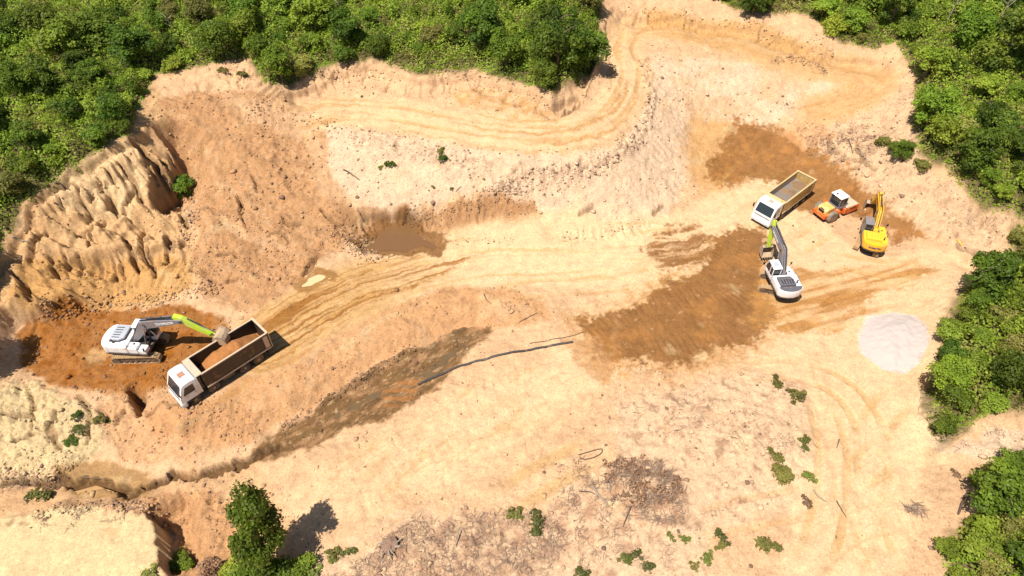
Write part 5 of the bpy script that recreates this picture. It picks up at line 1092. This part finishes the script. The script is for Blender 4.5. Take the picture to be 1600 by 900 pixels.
undergrowth([F_B, F_E], 60, 100, 'green low undergrowth under the trees of the upper right wood', 32)
undergrowth([F_C], 75, 100, 'bright green low undergrowth of the right hand thicket', 33)
undergrowth([F_D], 75, 100, 'olive green low undergrowth of the lower right thicket', 34)

# bare dead trees
for px, py, hh_, tl2, lb in ((1548, 60, 5.5, .5, 'bare pale dead tree among the tall trees at the upper right'), (1580, 165, 5, 1.6, 'leaning bare dead trunk near the right edge of the upper right wood'), (52, 60, 4.5, .4, 'thin bare dead sapling in the far upper left of the wood'), (530, 30, 3.6, .8, 'grey dead tree tangle at the top of the picture in the left wood'), (275, 60, 3.5, .7, 'small bare dead tree inside the bright part of the top left wood'), (1475, 45, 4.5, .6, 'bare dead tree behind the bright trees above the road bend'), (1590, 240, 4, 1.2, 'bare dead tree low at the right edge')):
    x, y = G(px, py); g_ = random.Random(px); k = Kit(); k.tube([(0, 0, -.3), (tl2 * .3, .1, hh_ * .4), (tl2, 0, hh_)], [.1, .07, .02], 6); o = k.done('dead_tree', DEADWOOD); o.location = (x, y, float(th(x, y))); o.rotation_euler.z = g_.random() * 6.28; tag(o, lb, 'tree')
    for q in range(9):
        z0 = hh_ * (.35 + .065 * q); a_ = q * 2.4; L_ = hh_ * g_.uniform(.14, .3); x0_ = tl2 * (z0 / hh_) ** 1.4
        Kit().tube([(x0_, 0, z0), (x0_ + L_ * .6 * math.cos(a_), L_ * .6 * math.sin(a_), z0 + L_ * .35), (x0_ + L_ * math.cos(a_), L_ * math.sin(a_), z0 + L_ * .8)], [.04, .028, .01], 4).done('branch', DEADWOOD, o)

# ------------------------------------------------------------------ dead wood, brush, clods
def twigs(name, x, y, n_, L, r, m, lift=.12, seed=1, up=.25):
    """n thin three-sided sticks at x, y"""
    g = np.random.default_rng(seed); k = len(x); z = th(x, y) + lift * g.random(k); a = g.random(k) * 6.283; l = L * (.4 + g.random(k)); e = up * g.normal(size=k)
    d = np.stack([np.cos(a), np.sin(a), e], 1); p0 = np.stack([x, y, z], 1); p1 = p0 + d * l[:, None]; p1[:, 2] = np.maximum(p1[:, 2], th(p1[:, 0], p1[:, 1]) + .01); pm = (p0 + p1) / 2 + g.normal(size=(k, 3)) * l[:, None] * .08
    s = np.cross(d, np.array((0, 0, 1.))); s /= np.linalg.norm(s, axis=1, keepdims=True) + 1e-9; u = np.cross(s, d); rr = r * (.5 + g.random(k))[:, None]; V = []
    for p, q in ((p0, 1.), (pm, .8), (p1, .4)):
        for t in (0, 2.094, 4.189): V.append(p + (s * math.cos(t) + u * math.sin(t)) * rr * q)
    V = np.stack(V, 1).reshape(-1, 3); b = np.arange(k)[:, None] * 9; F = []
    for o in (0, 3):
        for t in range(3): F.append(b + np.array([[o + t, o + (t + 1) % 3, o + 3 + (t + 1) % 3, o + 3 + t]]))
    return np_mesh(name, V, np.concatenate(F), m)
def scatter(px_poly, n, seed, nz=None):
    g = np.random.default_rng(seed); p = GL(px_poly); a = np.array(p); x = g.uniform(a[:, 0].min(), a[:, 0].max(), n * 3); y = g.uniform(a[:, 1].min(), a[:, 1].max(), n * 3)
    k = polysd(x + .6 * perlin(x, y), y + .6 * perlin(x + 5, y), p) > 0
    if nz is not None: k &= fbm(x * .7, y * .7, 3, seed=seed) > nz
    return x[k][:n], y[k][:n]
BP = [(945,725),(985,715),(1030,722),(1062,745),(1075,790),(1060,820),(1015,822),(985,800),(955,775)]
x, y = scatter(BP, 1300, 41, -.12); root = empty('brush_pile', (*G(1010, 770), 0)); root.location.z = float(th(*G(1010, 770))); tag(root, 'heap of dry brush with rust coloured dead leaves lying on the sand', 'brush pile')
inv = Matrix.Translation(-root.location); me = twigs('twigs', x, y, 0, .6, .014, TWIG, .28, 42, .25); me.transform(inv); link(bpy.data.objects.new('twigs', me), root)
x, y = scatter([(940,722),(985,712),(1035,722),(1066,750),(1060,785),(1010,800),(950,775)], 1100, 43, .02); g = np.random.default_rng(44); z = th(x, y) + .05 + .3 * g.random(len(x)) ** .7; t = g.random((len(x), 1))
me = leaves(np.stack([x, y, z], 1), g.normal(size=(len(x), 3)) + np.array((0, 0, .5)), .13 + .15 * g.random(len(x)), (np.array((.30, .135, .065)) * t + np.array((.30, .20, .13)) * (1 - t)) * (.6 + .7 * g.random((len(x), 1))), 'dead_leaves', DRYLEAF); me.transform(inv); link(bpy.data.objects.new('dead_leaves', me), root)
X_, Y_ = [], []
for pl_, n, sd, nz in (([(560,880),(640,815),(740,800),(860,800),(890,850),(850,900),(600,910),(480,905)], 2600, 51, -.1), ([(860,800),(920,750),(960,790),(1000,840),(1060,850),(1040,890),(900,890)], 900, 52, .0), ([(965,630),(1060,612),(1190,640),(1245,690),(1200,725),(1120,690),(1020,680)], 700, 53, .05), ([(1240,200),(1340,190),(1400,235),(1400,265),(1290,255)], 800, 54, .05), ([(870,705),(960,735),(940,800),(880,800)], 350, 55, .1), ([(560,215),(700,245),(840,260),(960,245),(900,300),(620,290)], 500, 56, .12), ([(1455,690),(1560,665),(1600,690),(1560,720)], 200, 57, .1), ([(0,735),(60,735),(110,755),(60,770),(0,770)], 160, 58, -.2), ([(60,830),(110,800),(200,790),(250,800),(180,815)], 250, 59, .0), ([(1460,340),(1580,330),(1585,380),(1500,375)], 250, 60, .0)):
    x, y = scatter(pl_, n, sd, nz); X_.append(x); Y_.append(y)
tag(link(bpy.data.objects.new('dry_brush', twigs('dry_brush', np.concatenate(X_), np.concatenate(Y_), 0, .5, .012, TWIG, .1, 61, .2))), 'dry grey twigs littering the bare ground', 'dry twigs', kind='stuff')

def stick(name, pts, r, m, label, cat, group=None, lift=None):
    ps = []; w = [G(*p) for p in pts]; w = smooth_line(w, 5) if len(w) > 2 else [w[0], ((w[0][0] + w[1][0]) / 2, (w[0][1] + w[1][1]) / 2), w[1]]
    n = len(w) - 1
    for i, (a, b) in enumerate(w): ps.append((a, b, float(th(a, b)) + r * .95 + (0 if lift is None else lift * math.sin(math.pi * i / n))))
    o = Kit().tube(ps, [r * (1 - .5 * i / n) for i in range(n + 1)] if name == 'dead_branch' else r, 7).done(name, m, smooth=True); return tag(o, label, cat, group)
HOSE = mat('black_plastic_pipe', (.05, .045, .045), .5, var=.2, dust=.1, dustcol=(.3, .2, .12))
stick('drain_pipe', [(653,602),(690,586),(730,570),(770,558),(820,549),(860,541),(895,535)], .10, HOSE, 'long black plastic pipe lying across the sand between the stream and the brown soil', 'pipe')
stick('thin_pipe', [(828,537),(860,531),(890,526),(912,519)], .035, DARKWOOD, 'thin dark pipe half sunk in the sand beside the end of the black pipe', 'pipe')
stick('cable_loop', [(904,711),(918,707),(932,703),(940,702),(941,706),(936,711),(925,716),(914,718),(907,717)], .045, DARKWOOD, 'open loop of dark cable lying on the pale sand above the brush', 'cable')
stick('yellow_hose', [(1493,375),(1497,378),(1501,384)], .07, M_['yellow'], 'short piece of yellow hose lying in the gully on the right', 'hose')
for pts, r, m, lb in (
    ([(925,760),(938,778),(950,793)], .09, DEADWOOD, 'pale bare log left of the brush pile'), ([(905,768),(918,769),(930,773)], .06, DARKWOOD, 'dark curved branch crossing the sand left of the pale log'), ([(951,745),(953,758),(953,771)], .06, DEADWOOD, 'upright lying pale stick at the left side of the brush pile'), ([(988,765),(990,785)], .07, DEADWOOD, 'short pale stick in the middle of the brush pile'), ([(986,792),(980,806),(973,824)], .06, DARKWOOD, 'thin dark branch below the brush pile'), ([(1026,731),(1022,740),(1018,750)], .06, DEADWOOD, 'pale stick near the top of the brush pile'), ([(537,266),(550,274),(562,282)], .08, DARKWOOD, 'dark log on the slope left of the small green bush'),
    ([(1512,771),(1503,785),(1496,805)], .13, DARKWOOD, 'thick dark log beside the lower right thicket'), ([(1311,687),(1309,694),(1307,700)], .05, DARKWOOD, 'thin stick on the lower right sand'), ([(1307,783),(1313,795),(1322,808)], .05, DARKWOOD, 'thin crooked stick below the pale mound'), ([(1271,765),(1280,778),(1292,785)], .06, DEADWOOD, 'pale branch among the tufts under the pale mound'), ([(811,504),(825,497),(840,489)], .04, DARKWOOD, 'thin dark twig on the tan sand above the black pipe'), ([(756,460),(760,469),(768,476)], .05, DARKWOOD, 'forked twig on the tan shelf below the haul road'), ([(87,287),(98,291),(110,298)], .09, DARKWOOD, 'dark log stuck in the top of the left cliff'), ([(20,372),(33,377),(45,381)], .1, DEADWOOD, 'bare grey branch at the top of the far left cliff'), ([(1410,790),(1425,793),(1440,801)], .06, DEADWOOD, 'bare branch in the small twig heap on the lower right sand'), ([(720,292),(712,300)], .06, DEADWOOD, 'pale stick on the middle slope above the toe bank'), ([(1340,232),(1350,245),(1352,260)], .09, DEADWOOD, 'grey root hanging down the right slope'), ([(1325,218),(1332,240)], .08, DARKWOOD, 'dark root on the right slope, left of the grey one'), ([(260,740),(264,752)], .08, DEADWOOD, 'pale stick standing across the trickle'), ([(720,830),(716,842),(712,855)], .08, DEADWOOD, 'grey branch in the dead scrub of the lower middle'), ([(1592,135),(1580,155),(1570,170)], .1, DEADWOOD, 'bare grey branch among the trees at the right edge')):
    stick('dead_branch', pts, r, m, lb, 'branch', lift=.06)
# root ball and small twig heap
x, y = G(609, 852); k = Kit(); b = bmesh.new(); bmesh.ops.create_icosphere(b, subdivisions=3, radius=.62)
for v in b.verts: q = v.co; f = 1 + .22 * math.sin(q.x * 9 + q.y * 5) * math.cos(q.z * 8 + q.y * 4); v.co = Vector((q.x * f, q.y * f, max(q.z * .6 * f, -.1)))
k._add(b); z = float(th(x, y)); o = k.done('root_ball', mat('root_mat', (.24, .15, .10), .95, var=.35, scale=6, bump=.8), M=Matrix.Translation((x, y, z))); tag(o, 'round brown root ball of a felled tree in the dead scrub', 'root ball')
g = random.Random(5); k = Kit()
for q in range(9):
    a = g.random() * 6.28; k.tube([(x + .45 * math.cos(a), y + .45 * math.sin(a), z + .2), (x + .8 * math.cos(a + .2), y + .8 * math.sin(a + .2), z + .25), (x + 1.1 * math.cos(a + .35), y + 1.1 * math.sin(a + .35), float(th(x + 1.1 * math.cos(a + .35), y + 1.1 * math.sin(a + .35))) + .03)], [.07, .05, .02], 5)
k.done('root', DEADWOOD, o)
xx, yy = scatter([(1412,785),(1440,788),(1445,805),(1418,806)], 130, 71); tag(link(bpy.data.objects.new('twig_heap', twigs('twig_heap', xx, yy, 0, .5, .018, TWIG, .15, 72, .1))), 'small heap of grey twigs alone on the lower right sand', 'twig heap')

# white heap of lime sand
pp = GL([(1350,495),(1372,487),(1395,485),(1425,488),(1445,500),(1455,515),(1458,532),(1452,548),(1442,565),(1425,580),(1405,587),(1380,582),(1360,570),(1342,553),(1335,530),(1340,510)])
a = np.array(pp); us = np.arange(a[:, 0].min() - .5, a[:, 0].max() + .5, .1); vs = np.arange(a[:, 1].min() - .5, a[:, 1].max() + .5, .1); X, Y = np.meshgrid(us, vs); sd = polysd(X + .35 * fbm(X * .9, Y * .9, 4), Y + .35 * fbm(X * .9 + 7, Y * .9, 4), pp)
Z = th(X, Y) + .75 * sstep(-.1, 3.2, sd) * (1 + .25 * fbm(X * .8, Y * .8, 3, seed=77)) - .06; idm = np.arange(X.size).reshape(X.shape); F = np.stack([idm[:-1, :-1], idm[:-1, 1:], idm[1:, 1:], idm[1:, :-1]], -1).reshape(-1, 4)
F = F[(sd.ravel()[F].max(1) > -.12)]
tag(link(bpy.data.objects.new('white_sand_heap', np_mesh('white_sand_heap', np.stack([X, Y, Z], -1).reshape(-1, 3), F, mat('white_sand', (.47, .395, .35), .95, var=.035, scale=3, bump=.05), True))), 'low round heap of white sand beside the right hand thicket', 'sand heap')

# clods and stones
g = np.random.default_rng(91); n = 90000; x = g.uniform(-52, 52, n); y = g.uniform(16, 84, n); i = ((x + 68) / STEP).astype(int); j = ((y - 10) / STEP).astype(int)
pr = np.clip((rough[j, i] - .35) * 1.3, .015, 1) * (fm[j, i] < .3) * np.clip(.55 + 1.6 * fbm(x * .25, y * .25, 3, seed=92), .05, 1.3) * (polysd(x, y, pp) < 0)
k = g.random(n) < pr; x, y, i, j = x[k][:22000], y[k][:22000], i[k][:22000], j[k][:22000]; 
# denser crumbs along berms, ledges and toes
ex, ey, es = [], [], []
for px_, wd, cnt, sz in (([(1003,95),(1016,150),(1005,195),(965,240),(925,262),(870,270),(820,270),(780,300)], .7, 380, .15), ([(760,290),(800,300),(840,290),(900,275)], .8, 150, .11), ([(560,215),(640,235),(700,250),(760,265)], 1.6, 180, .09), ([(1210,95),(1250,92),(1290,112)], .5, 150, .13), ([(1280,230),(1340,215),(1400,230)], 1.4, 350, .13), ([(640,345),(700,330),(760,312),(800,300)], .8, 300, .12), ([(440,670),(520,615),(590,575),(650,545)], .5, 400, .11), ([(530,365),(560,385),(580,400)], 1.4, 500, .13), ([(640,370),(720,372),(800,378)], .6, 120, .09), ([(230,795),(140,790),(60,805)], .6, 250, .12), ([(60,480),(150,476),(250,470),(330,450)], .8, 500, .14), ([(200,610),(260,610),(330,640),(400,660)], 1.2, 260, .085), ([(290,380),(330,430),(420,400),(480,430)], 2.0, 350, .09), ([(260,285),(300,330),(290,380)], 1.0, 300, .13), ([(1010,345),(940,365),(880,372)], .6, 120, .1), ([(520,200),(610,210),(720,230),(840,245),(950,235)], .5, 160, .1), ([(1040,590),(1000,572),(950,585)], .5, 120, .09), ([(500,110),(600,115),(740,125),(860,160)], .8, 350, .12), ([(980,15),(1100,30),(1200,50),(1300,82)], .8, 300, .12), ([(0,740),(60,745),(110,735)], .6, 200, .13), ([(400,160),(470,180),(520,200)], 1.0, 150, .12)):
    ln = smooth_line(GL(px_)); a_ = np.array(ln); ii = g.integers(0, len(a_) - 1, cnt); tt = g.random(cnt)[:, None]; p_ = a_[ii] * (1 - tt) + a_[ii + 1] * tt + g.normal(size=(cnt, 2)) * wd * .6; ex.append(p_[:, 0]); ey.append(p_[:, 1]); es.append(sz * (.35 + g.random(cnt) ** 2.2))
ex, ey, es = np.concatenate(ex), np.concatenate(ey), np.concatenate(es); n0 = len(x); x = np.concatenate([x, ex]); y = np.concatenate([y, ey]); i = np.clip(((x + 68) / STEP).astype(int), 0, NXC - 1); j = np.clip(((y - 10) / STEP).astype(int), 0, NYC - 1)
n = len(x); s = .04 + .10 * g.random(n) ** 4 + .14 * (g.random(n) < .025); s[n0:] = es
ph = (1 + 5 ** .5) / 2; ico = np.array([(-1, ph, 0), (1, ph, 0), (-1, -ph, 0), (1, -ph, 0), (0, -1, ph), (0, 1, ph), (0, -1, -ph), (0, 1, -ph), (ph, 0, -1), (ph, 0, 1), (-ph, 0, -1), (-ph, 0, 1)]) / 1.9
tri = np.array([(0, 11, 5), (0, 5, 1), (0, 1, 7), (0, 7, 10), (0, 10, 11), (1, 5, 9), (5, 11, 4), (11, 10, 2), (10, 7, 6), (7, 1, 8), (3, 9, 4), (3, 4, 2), (3, 2, 6), (3, 6, 8), (3, 8, 9), (4, 9, 5), (2, 4, 11), (6, 2, 10), (8, 6, 7), (9, 8, 1)])
V = ico[None] * s[:, None, None] * (1 + .35 * g.normal(size=(n, 12, 1)) * .6) * np.stack([.8 + .5 * g.random(n), .8 + .5 * g.random(n), .5 + .4 * g.random(n)], 1)[:, None, :] + np.stack([x, y, th(x, y) + s * .25], 1)[:, None, :]
me = np_mesh('clods', V.reshape(-1, 3), (tri[None] + (np.arange(n) * 12)[:, None, None]).reshape(-1, 3)); cm = bpy.data.materials.new('clod_earth'); cm.use_nodes = True; at = cm.node_tree.nodes.new('ShaderNodeAttribute'); at.attribute_name = 'earth'; b_ = cm.node_tree.nodes['Principled BSDF']; b_.inputs['Roughness'].default_value = .95; cm.node_tree.links.new(at.outputs['Color'], b_.inputs['Base Color']); me.materials.append(cm)
at = me.attributes.new('earth', 'FLOAT_COLOR', 'POINT'); cc = Kc[j, i] * (.66 + .45 * g.random((n, 1))); dk_ = (g.random(n) < .22)[:, None]; cc = np.where(dk_, DEBR * (.55 + .6 * g.random((n, 1))), cc); at.data.foreach_set('color', np.repeat(np.concatenate([cc, np.ones((n, 1))], 1), 12, 0).astype(np.float32).ravel())
tag(link(bpy.data.objects.new('clods', me)), 'loose clods and stones strewn over the rough ground', 'clods', kind='stuff')

# ------------------------------------------------------------------ sun, sky, camera
EL, AZ = R(64), R(45)          # shadows run to the right and a little away
to_sun = Vector((-math.cos(AZ) * math.cos(EL), -math.sin(AZ) * math.cos(EL), math.sin(EL)))
sd_ = bpy.data.lights.new('sun', 'SUN'); sd_.energy = 5.0; sd_.angle = R(.53); sd_.color = (1, .94, .86); so = bpy.data.objects.new('sun', sd_); so.rotation_euler = to_sun.to_track_quat('Z', 'Y').to_euler(); so.location = (-30, 20, 70); link(so)
w = bpy.data.worlds.new('World'); scene.world = w; w.use_nodes = True; nt = w.node_tree; sk = nt.nodes.new('ShaderNodeTexSky'); sk.sky_type = 'NISHITA'; sk.sun_disc = False; sk.sun_elevation = EL; sk.sun_rotation = math.atan2(to_sun.x, to_sun.y); sk.altitude = 300; sk.dust_density = 1.5
nt.links.new(sk.outputs[0], nt.nodes['Background'].inputs['Color']); nt.nodes['Background'].inputs['Strength'].default_value = .065
cd = bpy.data.cameras.new('camera'); cd.sensor_width = 36; cd.lens = 36 * FPX / 1600; cd.clip_end = 3000; cam = bpy.data.objects.new('camera', cd); cam.location = (0, 0, HC); cam.rotation_euler = (R(90) - TH, 0, 0); link(cam); scene.camera = cam
vs_ = scene.view_settings; vs_.view_transform = 'Standard'; vs_.look = 'None'; vs_.gamma = 1; vs_.use_curve_mapping = False; vs_.exposure = .45
scene.cycles.diffuse_bounces = 1; scene.cycles.max_bounces = 6; scene.cycles.transparent_max_bounces = 4
